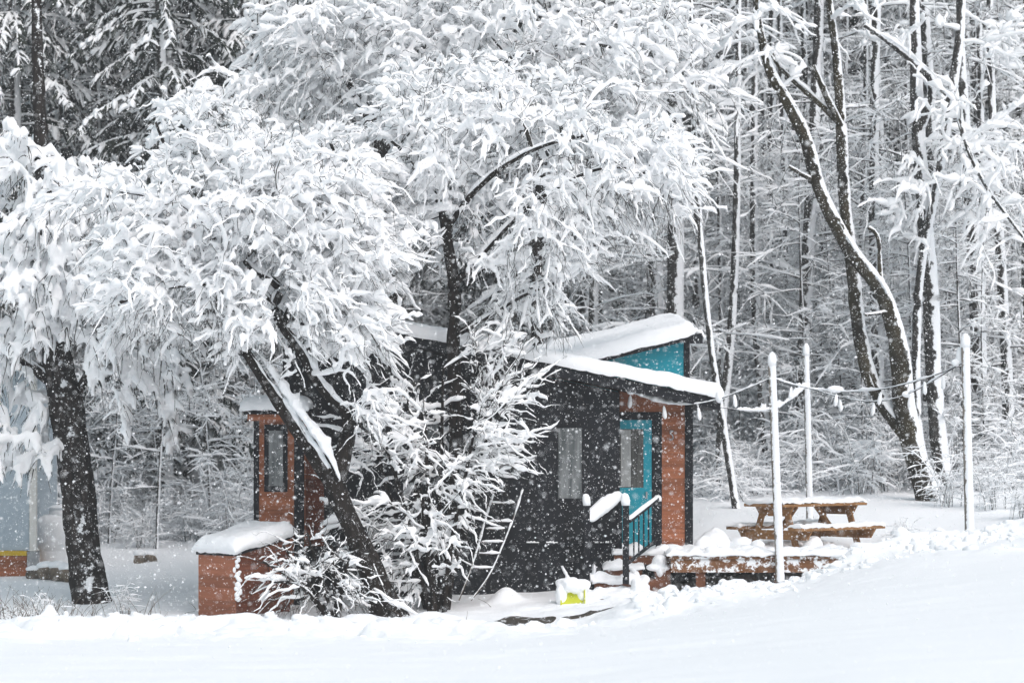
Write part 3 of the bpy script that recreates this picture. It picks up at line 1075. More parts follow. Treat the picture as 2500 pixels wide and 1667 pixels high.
# ------------------------------------------------------------------ entrance steps
steps = thing('entrance_steps', 'black railed wooden steps heaped with snow in front of the teal door', 'steps', (X(1520, 43), 43, 0.0))
fl = DZ
tp = [((1500, 1640), fl, 44.5, 43.75), ((1478, 1568), fl - 0.21, 43.75, 43.4), ((1452, 1556), fl - 0.40, 43.4, 43.05), ((1444, 1568), fl - 0.60, 43.05, 42.6)]
for i, ((a, b), z, yb, yf) in enumerate(tp):
    t = MB().box(X(a, yf), X(b, yf), yf, yb - 0.004, z - 0.16, z - 0.02).build('tread', MAT['stringer'], steps, bevel=0.006)
    part_np('snow_cover', snow_slab((X(a, yf) - .02, yf - .03, z - .021), (X(b, yf) + .02, yf - .03, z - .021), (X(b, yf) + .02, yb, z - .021), (X(a, yf) - .02, yb, z - .021),
                                    0.11, 0.03, 26, 16, noise=0.6, seed=30 + i), [MAT['snow']], t)
MB().prism([(X(1560, 43.2), fl - .85), (X(1637, 43.2), fl - .85), (X(1637, 43.2), fl - .17), (X(1600, 43.2), fl - .17), (X(1600, 43.2), fl - .36), (X(1560, 43.2), fl - .36)], 43.2, 43.74) \
    .build('stringer', MAT['stringer'], steps, bevel=0.005)
Vs = []
for px, py, Y, a, b, s in ((1612, 1378, 43.3, .17, .13, 1), (1572, 1418, 43.1, .14, .11, 2), (1548, 1438, 42.7, .09, .13, 3), (1555, 1392, 43.4, .1, .1, 4), (1655, 1348, 43.9, .30, .1, 5),
                           (1445, 1400, 43.2, .04, .12, 8), (1428, 1450, 42.5, .14, .08, 9)):
    for j_ in range(4):
        Vs.append(blob(P(px, py, Y) + np.array([random.uniform(-a, a), random.uniform(-.1, .1), random.uniform(-b, b) - .02]) * .75, a * random.uniform(.35, .75), .16, b * random.uniform(.4, .8), s * 7 + j_, 0.4, 7, 14, 20))
Vs.append(blob(P(1540, 1452, 42.7), .55, .4, .06, 3, .5, 3))
part_np('snow_heap', fuse(cat_vf(Vs), .014, 3), [MAT['snow']], steps)
newel = [(1433, 1218, 1420, 42.9, .075, True), (1528, 1218, 1425, 42.7, .085, True), (1607, 1208, 1352, 44.0, .07, True), (1514, 1212, 1350, 43.93, .05, False)]
for px, y0, y1, Y, w, cap in newel:
    x = X(px, Y)
    p = MB().box(x - w / 2 - .005, x + w / 2 + .005, Y - w / 2, Y + w / 2, Z(y1, Y), Z(y0 + 8, Y)).build('post', MAT['black_trim'], steps, bevel=0.008)
    if cap:
        h = {1433: .18, 1528: .19, 1607: .10}[px]
        zt_ = Z(y0 + 8, Y) - 0.05
        part_np('snow_cap', lathe([(.02, 0), (w * .72, .005), (w * .82, h * .35), (w * .78, h * .7), (w * .5, h * .95), (.004, h * 1.02)], (x, Y, zt_), 18, 0.15, px, (-.1, 0)), [MAT['snow']], p)
for (ax, ay, aY_), (bx, by, bY), th_, tw_ in (((1437, 1275, 42.9), (1514, 1216, 43.93), .12, 1), ((1535, 1272, 42.7), (1607, 1216, 44.0), .03, 1)):
    A_, B_ = P(ax, ay, aY_), P(bx, by, bY)
    h = MB().beam(A_, B_, .06, .05).build('handrail', MAT['black_trim'], steps, bevel=0.006)
    MB().beam(A_ - [0, 0, .62], B_ - [0, 0, .62], .04, .04).build('bottom_rail', MAT['black_trim'], steps, bevel=0.004)
    q = resample(np.array([A_ + [0, 0, .02], B_ + [0, 0, .02]]), n=26)
    tt = np.full(26, th_) * (1.25 - 0.6 * np.abs(np.linspace(-.7, 1, 26)) ** 2)
    part_np('snow_cover', snow_tubes([(q, np.full(26, .022), tt)], 12, 0.03, 1, 4), [MAT['snow']], h)
    for k in range(1, 6):
        t = k / 6
        c = A_ + (B_ - A_) * t
        MB().box(c[0] - .012, c[0] + .012, c[1] - .012, c[1] + .012, c[2] - .64, c[2] - .02).build('baluster', MAT['black_trim'], steps, bevel=0)

# ------------------------------------------------------------------ picnic table
TY = 45.5
tx = X(1968, TY)
pt = thing('picnic_table', 'brown wooden picnic table with attached benches, dusted with snow on the deck', 'picnic table', (tx, TY, DZ))
ROT = Matrix.Translation((tx, TY, DZ)) @ Matrix.Rotation(math.radians(45), 4, 'Z')
HT, HB = 0.74, 0.37


def tpart(name, mb, mat=None, bevel=0.005, parent=None):
    mb.xform(ROT)
    return mb.build(name, mat or MAT['table_wood'], parent or pt, bevel=bevel)


m = MB()
for i in range(5):
    a = -0.41 + i * 0.166
    m.box(-1.05, 1.05, a, a + 0.156, HT - .045, HT)
top = tpart('tabletop', m)


def tslab(name, x0, x1, y0, y1, z, th, par, seed, noise=0.5):
    c = [tuple(ROT @ Vector(q)) for q in ((x0, y0, z), (x1, y0, z), (x1, y1, z), (x0, y1, z))]
    part_np(name, snow_slab(*c, th, 0.012, 60, 26, rnd=0.04, noise=noise, seed=seed), [MAT['snow']], par)


tslab('snow_cover', -1.05, 1.05, -.41, .41, HT + .001, 0.06, top, 41)
for s in (-1, 1):
    m = MB()
    for a in (-0.14, 0.005):
        m.box(-1.06, 1.06, s * 0.63 + a, s * 0.63 + a + 0.135, HB - .045, HB)
    b = tpart('bench', m)
    tslab('snow_cover', -1.06, 1.06, s * .63 - .14, s * .63 + .14, HB + .001, 0.055, b, 43 + s)
for e in (-1, 1):
    xe = e * 0.78
    m = MB()
    ya, yb2 = 0.40, 0.30
    for (z0, z1, w0, w1, off) in ((HT - .045 - .15, HT - .046, .29, .39, .022), (HB - .045 - .15, HB - .046, .66, .76, .022)):
        m.hexa([(xe + off * e, -w0, z0), (xe + off * e + .04, -w0, z0), (xe + off * e + .04, w0, z0), (xe + off * e, w0, z0),
                (xe + off * e, -w1, z1), (xe + off * e + .04, -w1, z1), (xe + off * e + .04, w1, z1), (xe + off * e, w1, z1)])
    tpart('crossbar', m)
    for s in (-1, 1):
        m = MB()
        m.hexa([(xe - .02, s * .46 - .055, -.02), (xe + .02, s * .46 - .055, -.02), (xe + .02, s * .46 + .055, -.02), (xe - .02, s * .46 + .055, -.02),
                (xe - .02, s * .22 - .055, HT - .047), (xe + .02, s * .22 - .055, HT - .047), (xe + .02, s * .22 + .055, HT - .047), (xe - .02, s * .22 + .055, HT - .047)])
        tpart('leg', m)
    m = MB().beam((xe - .05 * e, 0, HB - .12), (xe - .52 * e, 0, HT - .06), .09, .04)
    tpart('brace', m)

# ------------------------------------------------------------------ light poles, light string
for lab, px0, y0, px1, y1, Y, r in (('snow plastered light pole rising in front of the picnic table', 1885, 890, 1905, 1420, 42.9, .062),
                                    ('thinner snow plastered light pole standing behind the picnic table', 1968, 866, 1978, 1300, 47.8, .055),
                                    ('tallest snow plastered light pole, standing alone in the snowbank at the right', 2357, 845, 2368, 1345, 42.2, .066)):
    a, b = P(px0, y0, Y), P(px1, y1, Y)
    root = thing('light_pole', lab, 'pole', b, 'snow covered poles carrying the string lights')
    q = resample(np.array([b, a]), n=40)
    part_np('pole', tubes([(q, np.full(40, r) * np.linspace(1.1, .95, 40))], 16, 0.08), [MAT['post']], root)
    part_np('snow_cap', lathe([(.01, -.03), (r * 1.02, -.02), (r * 1.12, .06), (r * .95, .13), (r * .5, .18), (.004, .195)], a, 16, .12, px0), [MAT['snow']], root)

sl_root = thing('string_lights', 'sagging string of bulbs crusted with snow, looped from the cabin to the three poles', 'string lights', P(1700, 985, 43.3))
cab = [[(1522, 950, 44.3), (1545, 955, 44.2), (1590, 976, 44), (1640, 988, 43.8), (1700, 987, 43.6), (1755, 975, 43.4), (1820, 950, 43.1), (1880, 924, 42.9)],
       [(1890, 924, 42.9), (1930, 938, 44), (1985, 950, 46), (2050, 958, 45), (2150, 952, 44), (2230, 933, 43), (2300, 910, 42.5), (2356, 884, 42.2)],
       [(1800, 1000, 44.5), (1830, 1003, 45), (1878, 1001, 46), (1920, 983, 47), (1968, 940, 47.8)],
       [(1690, 985, 44.4), (1750, 992, 44.4), (1800, 1000, 44.5)],
       [(1975, 945, 47.8), (2040, 968, 47), (2135, 984, 45.5), (2215, 965, 44), (2285, 925, 43), (2356, 880, 42.2)]]
cl, cs = [], []
for i, c in enumerate(cab):
    q = resample(chaikin(np.array([P(*p) for p in c]), 2), n=60)
    cl.append((q, np.full(60, 0.010)))
    th_ = {0: .035, 1: .035, 2: .06, 3: .015, 4: .018}[i]
    tt = th_ * (0.75 + 0.8 * np.clip(vnoise(q, 2.2, i), -.6, 1))
    if i == 0:
        tt = tt * np.interp(np.linspace(0, 1, 60), [0, .08, .4, .5, .75, 1], [1.5, 2.2, 1.8, .8, .6, .35])
    cs.append((q, np.full(60, .011), tt))
cable = part_np('cable', tubes(cl, 6), [MAT['cable']], sl_root)
part_np('snow_cover', snow_tubes(cs, 8, 0.2, 1, 9), [MAT['snow']], cable)
for b_ in [blob(P(1540, 952, 44.2), .07, .06, .07, 1), blob(P(2040, 950, 45), .13, .06, .06, 2), blob(P(2215, 962, 44), .08, .05, .05, 3), blob(P(2346, 868, 42.3), .07, .06, .15, 4), blob(P(2335, 885, 42.3), .08, .05, .06, 6),
      blob(P(1757, 968, 43.4), .06, .06, .09, 5)]:
    part_np('snow_lump', b_, [MAT['snow']], cable)
for px, py, Y in ((1539, 966, 44.2), (1621, 992, 43.8), (1705, 995, 43.6), (1793, 964, 43.2), (1932, 945, 44), (2042, 962, 45), (2050, 975, 46.8), (2133, 984, 45.5), (2150, 958, 44), (2222, 965, 44), (2257, 932, 42.8), (2303, 920, 42.7)):
    c = P(px, py, Y)
    part_np('bulb', lathe([(.008, 0.01), (.022, -.02), (.028, -.06), (.036, -.12), (.030, -.17), (.006, -.195)], c, 10, .15, px, (random.uniform(-.15, .15), 0)), [MAT['flake']], sl_root)

# ------------------------------------------------------------------ lime snow shovel
shY = 42.2
sh = thing('snow_shovel', 'lime yellow snow shovel scoop heaped with snow, its handle leaning on the black wall', 'snow shovel', P(1392, 1470, shY))
m = MB()
c = P(1395, 1448, shY)
m.hexa([(c[0] - .16, shY - .16, c[2] - .2), (c[0] + .2, shY - .10, c[2] - .17), (c[0] + .2, shY - .08, c[2] - .17), (c[0] - .16, shY - .14, c[2] - .2),
        (c[0] - .15, shY - .02, c[2] + .12), (c[0] + .18, shY + .04, c[2] + .13), (c[0] + .18, shY + .06, c[2] + .13), (c[0] - .15, shY, c[2] + .12)])
for a, b in ((-.165, -.145), (.185, .205)):
    m.hexa([(c[0] + a, shY - .17, c[2] - .2), (c[0] + b, shY - .17, c[2] - .2), (c[0] + b, shY + .16, c[2] - .1), (c[0] + a, shY + .16, c[2] - .1),
            (c[0] + a, shY - .1, c[2] + .08), (c[0] + b, shY - .1, c[2] + .08), (c[0] + b, shY + .16, c[2] + .1), (c[0] + a, shY + .16, c[2] + .1)])
m.build('scoop', MAT['lime'], sh, bevel=0.006)
part_np('snow_cover', fuse(cat_vf([blob((c[0] + .01, shY + .02, c[2] + .13), .235, .2, .13, 3, .45, 6, 18, 26), blob((c[0] + .16, shY + .05, c[2] - .02), .09, .16, .14, 8, .4), blob((c[0] - .15, shY - .02, c[2] - .03), .09, .13, .18, 5)]), .012, 3), [MAT['snow']], sh)
hq = limb([(1392, 1430, 2.2), (1383, 1405, 2.2, .3), (1372, 1382, 2.2, .6)], shY, .05)
part_np('handle', tubes([(hq[:, :3], hq[:, 3])], 8), [MAT['cable']], sh)
part_np('snow_cover', snow_tubes([(hq[:, :3], hq[:, 3], np.full(len(hq), .022))], 7, .3, 1, 2), [MAT['snow']], sh)

# ------------------------------------------------------------------ ladder frame leaning beside the bush
lY = 42.6
ld = thing('ladder', 'thin dark ladder lined with snow, leaning at the right edge of the bush', 'ladder', P(1150, 1460, lY))
r1 = limb([(1150, 1465, 2.2), (1196, 1405, 2), (1228, 1330, 1.9, .2), (1258, 1255, 1.7, .5), (1276, 1195, 1.4, .8)], lY, .06)
r2 = limb([(1120, 1465, 2.2), (1150, 1390, 2), (1172, 1320, 1.9, .2), (1186, 1262, 1.7, .5), (1205, 1205, 1.4, .8)], lY, .06)
rr = [limb([(a, y, 2, d), ((a + b) / 2, y + 1, 2, d), (b, y, 2, d)], lY, .06) for a, b, y, d in
      ((1200, 1256, 1227, .6), (1186, 1250, 1272, .4), (1186, 1232, 1290, .35), (1176, 1228, 1322, .2), (1170, 1222, 1350, .12), (1150, 1205, 1385, .05))]
for q in (r1, r2):
    part_np('rail', tubes([(q[:, :3], q[:, 3])], 6), [MAT['stalk']], ld)
for q in rr:
    part_np('rung', tubes([(q[:, :3], q[:, 3])], 6), [MAT['stalk']], ld)
part_np('snow_cover', cat_vf([snow_tubes([(q[:, :3], q[:, 3], np.full(len(q), .015)) for q in (r1, r2)], 7, .5, .7, 1),
                              snow_tubes([(q[:, :3], q[:, 3], np.full(len(q), .026)) for q in rr], 7, .3, 1, 2)]), [MAT['snow']], ld)

# ------------------------------------------------------------------ far left: pale cabin wall, tank, stones
bY = 49.0
tr = thing('pale_building', 'pale grey blue building with white corner and yellow strip at the left edge', 'building', P(-40, 1390, bY))
m = MB()
pbox(m, -420, 71, 900, 1343, bY, bY + 3)
m.build('wall', MAT['pale_wall'], tr, bevel=0)
m = MB()
pbox(m, 71.5, 88, 900, 1345, bY - .04, bY + .1)
m.build('corner_trim', MAT['white_paint'], tr)
m = MB()
pbox(m, -420, 65, 1344, 1356, bY - .03, bY + 2.9)
m.build('sill_strip', MAT['yellow_paint'], tr)
m = MB()
pbox(m, -420, 65, 1357, 1420, bY + .01, bY + 2.9)
m.build('plinth', MAT['cedar'], tr, bevel=0)
m = MB()
pbox(m, 66, 92, 1346, 1385, bY - .02, bY + .2)
m.build('footing', MAT['metal'], tr)
m = MB().hexa([(X(-430, bY), bY - .3, Z(905, bY)), (X(110, bY), bY - .3, Z(905, bY)), (X(110, bY), bY + 3.2, Z(820, bY)), (X(-430, bY), bY + 3.2, Z(820, bY)),
               (X(-430, bY), bY - .3, Z(890, bY)), (X(110, bY), bY - .3, Z(890, bY)), (X(110, bY), bY + 3.2, Z(805, bY)), (X(-430, bY), bY + 3.2, Z(805, bY))])
trf = m.build('roof', MAT['white_paint'], tr)
part_np('snow_cover', snow_slab((X(-430, bY), bY - .32, Z(890, bY)), (X(110, bY), bY - .32, Z(890, bY)), (X(110, bY), bY + 3.2, Z(805, bY)), (X(-430, bY), bY + 3.2, Z(805, bY)), .3, .05, 40, 30, seed=4), [MAT['roof_snow']], trf)

kY = 50.0
kx = X(140, kY)
z0, z1 = Z(1395, kY), Z(1252, kY)
tk = thing('water_tank', 'squat white plastic water tank with domed shoulders behind the dark spruce trunk', 'water tank', (kx, kY, z0))
h = z1 - z0
part_np('body', lathe([(.02, 0), (.37, 0), (.385, .03), (.385, h * .35), (.375, h * .37), (.385, h * .39), (.385, h * .72), (.36, h * .85), (.30, h * .94), (.2, h * .98), (.01, h)], (kx, kY, z0), 36), [MAT['tank']], tk)
part_np('lid', lathe([(.02, 0), (.24, 0), (.25, .03), (.25, .09), (.22, .12), (.01, .14)], (kx + .1, kY, z1 - .05), 28), [MAT['tank']], tk)
part_np('snow_cover', blob((kx + .1, kY, z1 + .1), .26, .26, .05, 3, .1), [MAT['snow']], tk)
for i, (px, py, Y, a, b, lab) in enumerate(((85, 1402, 48.6, .16, .12, 'small dark rock at the left end of the snowy rubble'), (112, 1396, 48.4, .17, .15, 'rounded brown rock among the snowy rubble, second from the left'),
                                           (142, 1398, 48.3, .19, .17, 'largest brown rock of the snowy rubble under the tank'), (168, 1402, 48.2, .18, .15, 'brown rock touching the left side of the spruce trunk'),
                                           (340, 1388, 50.2, .12, .16, 'dark rock poking out of the snow slope right of the spruce trunk'),
                                           (364, 1378, 50.3, .14, .13, 'dark rock just right of and above the other rock on the snow slope'))):
    c = P(px, py, Y)
    c[2] = max(c[2], gz(c[0], Y) + b * 0.3)
    rk = thing('rock', lab, 'rock', c, 'rocks half buried in the snow')
    part_np('stone', blob(c, a, a * .8, b, i + 20, .35, 3.5, 12, 16), [MAT['rock']], rk, smooth=False)
    part_np('snow_cap', blob(c + [0.0, 0.03, b * .75], a * .95, a * .8, b * .5, i + 40, .25, 4, 12, 16), [MAT['snow']], rk)

# ------------------------------------------------------------------ near trees
spr = [limb([(238, 1540, 68), (228, 1478, 50), (214, 1420, 43), (195, 1250, 41), (178, 1100, 41), (160, 980, 44), (140, 880, 36), (130, 800, 30), (120, 600, 24), (100, 350, 17), (90, 100, 14), (85, -250, 8)], 45.0),
       limb([(165, 960, 20), (110, 915, 17), (60, 880, 12), (10, 840, 8), (-60, 830, 5)], 45.0),
       limb([(190, 960, 12), (215, 910, 9), (235, 850, 6), (240, 780, 4)], 45.0)]
envelope_tree('spruce_tree', 'big dark trunked spruce at the left with heavy drooping boughs of snow', 'tree', spr,
              [(60, 560, 200, 200, 0, 1.5), (170, 640, 190, 190, -.4, 1.3), (60, 760, 130, 120, -.6, 1.2), (270, 860, 70, 190, -.8, .6), (390, 880, 70, 130, -.5, .6), (300, 1000, 50, 110, -.8, .5),
               (300, 560, 180, 120, .3, 1.1), (20, 1010, 120, 150, -.3, 1.0, 1.2), (30, 430, 150, 110, 0, 1.2), (190, 480, 200, 90, 0.2, 1.0), (420, 990, 25, 70, -.5, .4)],
              45.0, 0.27, 101, tw=dict(per=5.0, length=(.1, .3), out=.5, up=-.2, droop=.9, fwd=.4, r0=.012, n=5), snow_main=.13, snow_tw=.07, bark='bark_spruce', max_r=.05, lumps=.45, vert=.75, voxel=.03, gap=-.13)

apple = [limb([(965, 1545, 58), (945, 1490, 40), (918, 1415, 32), (880, 1330, 27), (846, 1255, 26), (822, 1200, 27), (812, 1165, 28)], 41.6),
         limb([(818, 1180, 26), (768, 1105, 22), (728, 1050, 20), (684, 985, 17, -.1), (642, 922, 14, -.2), (614, 880, 12, -.25), (600, 860, 11, -.3)], 41.6),
         limb([(822, 1175, 24), (848, 1075, 20, .1), (856, 1010, 17, .1), (808, 975, 14), (758, 905, 13, -.1), (732, 850, 12, -.2), (686, 795, 11, -.25), (668, 742, 12, -.3), (688, 705, 12, -.3), (655, 678, 10, -.35), (610, 657, 10, -.4), (596, 628, 10, -.4), (625, 598, 6, -.4), (700, 520, 5, -.2), (760, 420, 4, 0)], 41.6),
         limb([(690, 790, 9, -.2), (760, 660, 8, .3), (820, 560, 7, .6), (840, 440, 5, .6), (800, 330, 4, .5)], 41.6),
         limb([(672, 740, 8, -.3), (560, 640, 7, 0), (480, 500, 6, .3), (420, 400, 5, .3), (380, 300, 3, .2)], 41.6),
         limb([(655, 690, 8, -.3), (520, 690, 6, -.8), (400, 700, 5, -1), (290, 740, 4, -1)], 41.6),
         limb([(560, 640, 6, 0), (470, 500, 5, -.6), (330, 470, 5, -.6), (200, 455, 4, -.5)], 41.6)]
envelope_tree('apple_tree', 'old crooked apple tree with a dark leaning trunk and spreading snow laden crown', 'tree', apple,
              [(660, 520, 270, 190, 0, 1.7), (450, 560, 190, 150, -.2, 1.4), (380, 680, 140, 120, -.4, 1.1), (420, 340, 70, 120, 0, .8), (520, 360, 140, 110, .2, 1.1), (640, 720, 220, 130, -.3, 1.3), (850, 620, 140, 130, 0, 1.2),
               (800, 780, 170, 110, -.2, 1.1), (860, 840, 95, 85, -.2, .8), (925, 930, 45, 35, -.2, .4), (740, 880, 90, 45, -.3, .4), (560, 700, 150, 90, -.5, .8), (560, 820, 80, 90, -.2, .7), (300, 770, 60, 35, -.5, .5), (800, 420, 140, 120, .4, 1.1), (900, 980, 50, 70, -.1, .5), (260, 480, 130, 45, -.4, .6)],
              41.6, 0.2, 202, tw=dict(per=2.3, length=(.14, .55), out=.5, up=.15, droop=.5, fwd=.9, r0=.006, n=8), snow_main=.10, snow_tw=.045, gap=-.2, lumps=.28, max_r=.045, voxel=.016, limb_snow=.17, limb_k=1.7,
              clear=[(a, b, 24, .1) for a, b in ((598, 625), (604, 650), (640, 672), (668, 690), (682, 712), (676, 745), (686, 790), (705, 825), (735, 855), (760, 905), (780, 940))] + [(600, 870, 30, .1), (640, 925, 30, .1), (690, 990, 40, .1), (930, 365, 26, 9), (905, 345, 18, 9)])

at_ = [o for o in COL.objects if o.name.startswith('apple_tree')][0]
q = np.array([[*P(a + 16, b - 10, 41.42)] for a, b in ((612, 872), (640, 915), (672, 962), (704, 1008), (735, 1052), (762, 1090), (788, 1130), (812, 1185))])
q = resample(chaikin(q, 2), n=34)
tt = np.interp(np.linspace(0, 1, 34), [0, .15, .45, .75, .93, 1], [.03, .09, .15, .18, .09, .02]) * (1 + .25 * vnoise(q, 5.0, 3))
part_np('snow_cover', fuse(snow_tubes([(q, np.full(34, .05), tt)], 14, .2, 1, 5), .018, 4), [MAT['snow']], at_)

mid = [limb([(1050, 1530, 30), (1075, 1430, 24), (1095, 1320, 20), (1108, 1180, 18), (1115, 1050, 17), (1110, 920, 17), (1106, 820, 17), (1112, 720, 15), (1098, 620, 14), (1085, 530, 12), (1060, 450, 10), (1000, 380, 8, .2), (930, 320, 5, .3)], 42.9),
       limb([(1090, 560, 9), (1150, 470, 9, -.2), (1230, 400, 8, -.3), (1330, 350, 6, -.3), (1430, 330, 5, -.2)], 42.9),
       limb([(1105, 700, 9), (1190, 600, 8, .3), (1290, 500, 7, .4), (1400, 430, 6, .3), (1500, 400, 4, .2), (1600, 430, 3, .2)], 42.9),
       limb([(1108, 820, 8), (1180, 780, 7, .2), (1270, 720, 6, .4), (1360, 690, 3, .4)], 42.9)]
envelope_tree('fruit_tree', 'straight dark stemmed fruit tree before the cabin, its wide white crown drooping right', 'tree', mid,
              [(1130, 320, 230, 110, 0, 1.5), (1130, 215, 220, 80, .5, 1.0), (1390, 270, 210, 90, .5, 1.0), (1290, 690, 130, 90, .5, .5, 1.2), (1050, 440, 170, 110, 0, 1.2), (1310, 390, 230, 140, 0, 1.5), (1230, 540, 210, 120, 0, 1.3), (1450, 400, 180, 140, .2, 1.2), (1580, 420, 110, 130, .3, .9), (1640, 470, 50, 90, .3, .6),
               (1330, 640, 120, 100, .3, .8, 1.2), (1440, 560, 70, 120, .3, .6, 1.2), (1290, 760, 130, 80, .4, .6, 1.15), (1190, 730, 70, 60, .3, .4, 1.2), (990, 540, 80, 80, .4, .6), (980, 640, 60, 70, .5, .5, 1.3), (1330, 850, 100, 45, .3, .4, 1.4)],
              42.9, 0.205, 303, tw=dict(per=2.3, length=(.16, .6), out=.5, up=.1, droop=.55, fwd=.9, r0=.006, n=8), snow_main=.10, snow_tw=.045, gap=-.2, lumps=.28, max_r=.045, voxel=.016,
              clear=[(1086, 535, 26, .4), (1092, 570, 24, .4), (1098, 620, 26, .4), (1106, 670, 26, .4), (1112, 720, 26, .4), (1108, 770, 26, .4), (1107, 820, 26, .4), (1110, 870, 24, .4), (930, 365, 28, 9), (1315, 470, 18, 9), (1312, 600, 20, 9), (1308, 660, 20, 9)])

tall = [limb([(960, 1300, 32), (955, 900, 30), (940, 600, 27), (932, 420, 26), (935, 340, 24), (985, 270, 18), (1030, 210, 12), (1040, 120, 9), (1030, -20, 6)], 49.5),
        limb([(935, 360, 16), (880, 240, 13), (820, 150, 10), (720, 90, 7), (640, 90, 5)], 49.5),
        limb([(985, 270, 12), (1120, 200, 11, -.4), (1260, 130, 9, -.5), (1400, 100, 7, -.5), (1540, 120, 5, -.4), (1650, 190, 3, -.3)], 49.5),
        limb([(1320, 1000, 16, .5), (1310, 800, 15, .5), (1308, 650, 14, .5), (1316, 500, 12, .5), (1325, 380, 10, .4), (1380, 250, 7, .3), (1480, 180, 5, .2)], 49.5)]
envelope_tree('maple_tree', 'tall thick tree behind the cabin whose white crown fills the top of the picture', 'tree', tall,
              [(880, 110, 270, 130, 0, 1.7), (690, 170, 130, 120, 0, 1.2), (1230, 70, 260, 100, 0, 1.6), (1130, 200, 260, 90, .2, 1.3), (1450, 130, 210, 120, 0, 1.4), (1560, 230, 150, 120, .1, 1.1), (1560, 360, 130, 90, -.4, .8), (560, 240, 110, 70, -.5, .7), (1600, 60, 110, 60, 0, .9),
               (820, 300, 120, 90, .2, .9, 1.15), (1010, -60, 420, 70, 0, 1.6), (1440, 290, 160, 100, .2, 1.1), (1690, 200, 60, 40, .1, .6), (740, 310, 100, 60, .2, .8)],
              49.5, 0.235, 404, tw=dict(per=2.3, length=(.18, .65), out=.5, up=.12, droop=.55, fwd=.9, r0=.006, n=8), snow_main=.112, snow_tw=.05, gap=-.2, lumps=.28, max_r=.05, voxel=.019)

# bush in front of the black wall: bundles of stems with fans of snowy twigs
bush = [limb([(1070 + dx * .15, 1510, 7), (1060 + dx * .4, 1350, 6), (1060 + dx * .8, 1180, 5), (1060 + dx * 1.1, yt, 3)], 42.5 + dy)
        for dx, yt, dy in ((-150, 1000, .1), (-110, 1080, -.2), (-60, 960, .2), (-20, 1010, -.1), (20, 900, .1), (60, 970, .2), (90, 1050, -.2), (130, 1000, 0), (-40, 1200, -.3))]
envelope_tree('bush', 'tall leafless bush of many snow lined stems in front of the black wall', 'bush', bush,
              [(1090, 1090, 170, 110, 0, .6), (1180, 960, 120, 50, 0, .4), (990, 1040, 70, 90, 0, .4), (1030, 1260, 120, 100, -.1, .5), (1230, 925, 90, 30, .1, .3), (1190, 1110, 80, 50, 0, .4), (915, 1160, 60, 150, 0, .4), (1150, 860, 140, 40, .1, .4), (1110, 1000, 130, 80, -.1, .5),
               (1010, 1390, 90, 60, -.1, .4)],
              42.5, 0.19, 505, tw=dict(per=2.2, length=(.2, .75), out=.7, up=.15, droop=.2, fwd=1.0, r0=.007, n=8), snow_main=.056, snow_tw=.034, max_r=.02, limb_snow=.05, lumps=.3, voxel=.015, bare=.05, gap=-.1)
arch = [limb([(820 + a * .1, 1515, 5), (800 + a * .5, 1420, 4), (780 + a, yt, 2.5)], 41.3 + d) for a, yt, d in ((-140, 1370, 0), (-90, 1330, .2), (-30, 1300, -.1), (30, 1330, .1), (70, 1370, 0), (-120, 1420, -.2))]
envelope_tree('low_shrub', 'low arching shrub of snowy twigs at the foot of the apple trunk', 'bush', arch,
              [(770, 1400, 100, 80, 0, .5), (700, 1410, 60, 45, -.1, .4), (830, 1440, 70, 60, 0, .4), (745, 1320, 50, 40, .1, .3)],
              41.3, 0.17, 606, tw=dict(per=1.8, length=(.25, .8), out=.8, up=.15, droop=.4, fwd=.9, r0=.005, n=8), snow_main=.034, snow_tw=.025, voxel=.014, bare=.15, gap=-.3, max_r=.015, limb_snow=.03)

# ------------------------------------------------------------------ the trees at the right edge of the wood
lean = [limb([(2275, 1250, 34), (2255, 1180, 30), (2225, 1080, 28), (2205, 980, 27), (2200, 880, 25), (2180, 780, 21), (2150, 700, 20), (2080, 620, 19), (2030, 530, 18), (1995, 450, 17), (1970, 340, 16), (1925, 250, 15), (1880, 180, 13), (1860, 100, 10), (1850, 30, 7), (1840, -80, 5)], 51.0),
        limb([(2225, 1075, 20, .1), (2170, 1010, 18, .2), (2120, 920, 19, .4), (2095, 800, 18, .5), (2080, 640, 16, .6), (2060, 480, 15, .7), (2055, 330, 14, .7), (2045, 150, 11, .7), (2020, -30, 8, .7)], 51.0),
        limb([(2150, 700, 7), (2148, 640, 6), (2145, 570, 5), (2120, 555, 6)], 51.0),
        limb([(2060, 320, 10, .7), (2020, 240, 9, .5), (1985, 160, 6, .4)], 51.0),
        limb([(2060, 310, 9, .7), (2000, 250, 8, .6), (1900, 165, 6, .5), (1880, 120, 4, .4)], 51.0),
        limb([(1985, 440, 7), (1950, 420, 6, -.2), (1925, 405, 4, -.3)], 51.0),
        limb([(2185, 760, 6), (2140, 765, 5, -.2), (2110, 768, 4, -.3)], 51.0)]
envelope_tree('leaning_tree', 'big leaning two stemmed tree with yellow lichen behind the light poles', 'tree', lean,
              [(1850, 90, 130, 110, 0, 1.0, 1.3), (1760, 130, 90, 100, 0, .8, 1.3), (1780, 260, 80, 60, 0, .6, 1.3), (2020, 40, 130, 70, .3, 1.0, 1.6), (1830, 220, 60, 60, 0, .5, 1.5)],
              51.0, 0.3, 707, tw=dict(per=2.0, length=(.15, .55), out=.6, up=.1, droop=.35, n=7), snow_main=.10, snow_tw=.055, bark='bark_lichen', max_r=.03, limb_snow=.13)
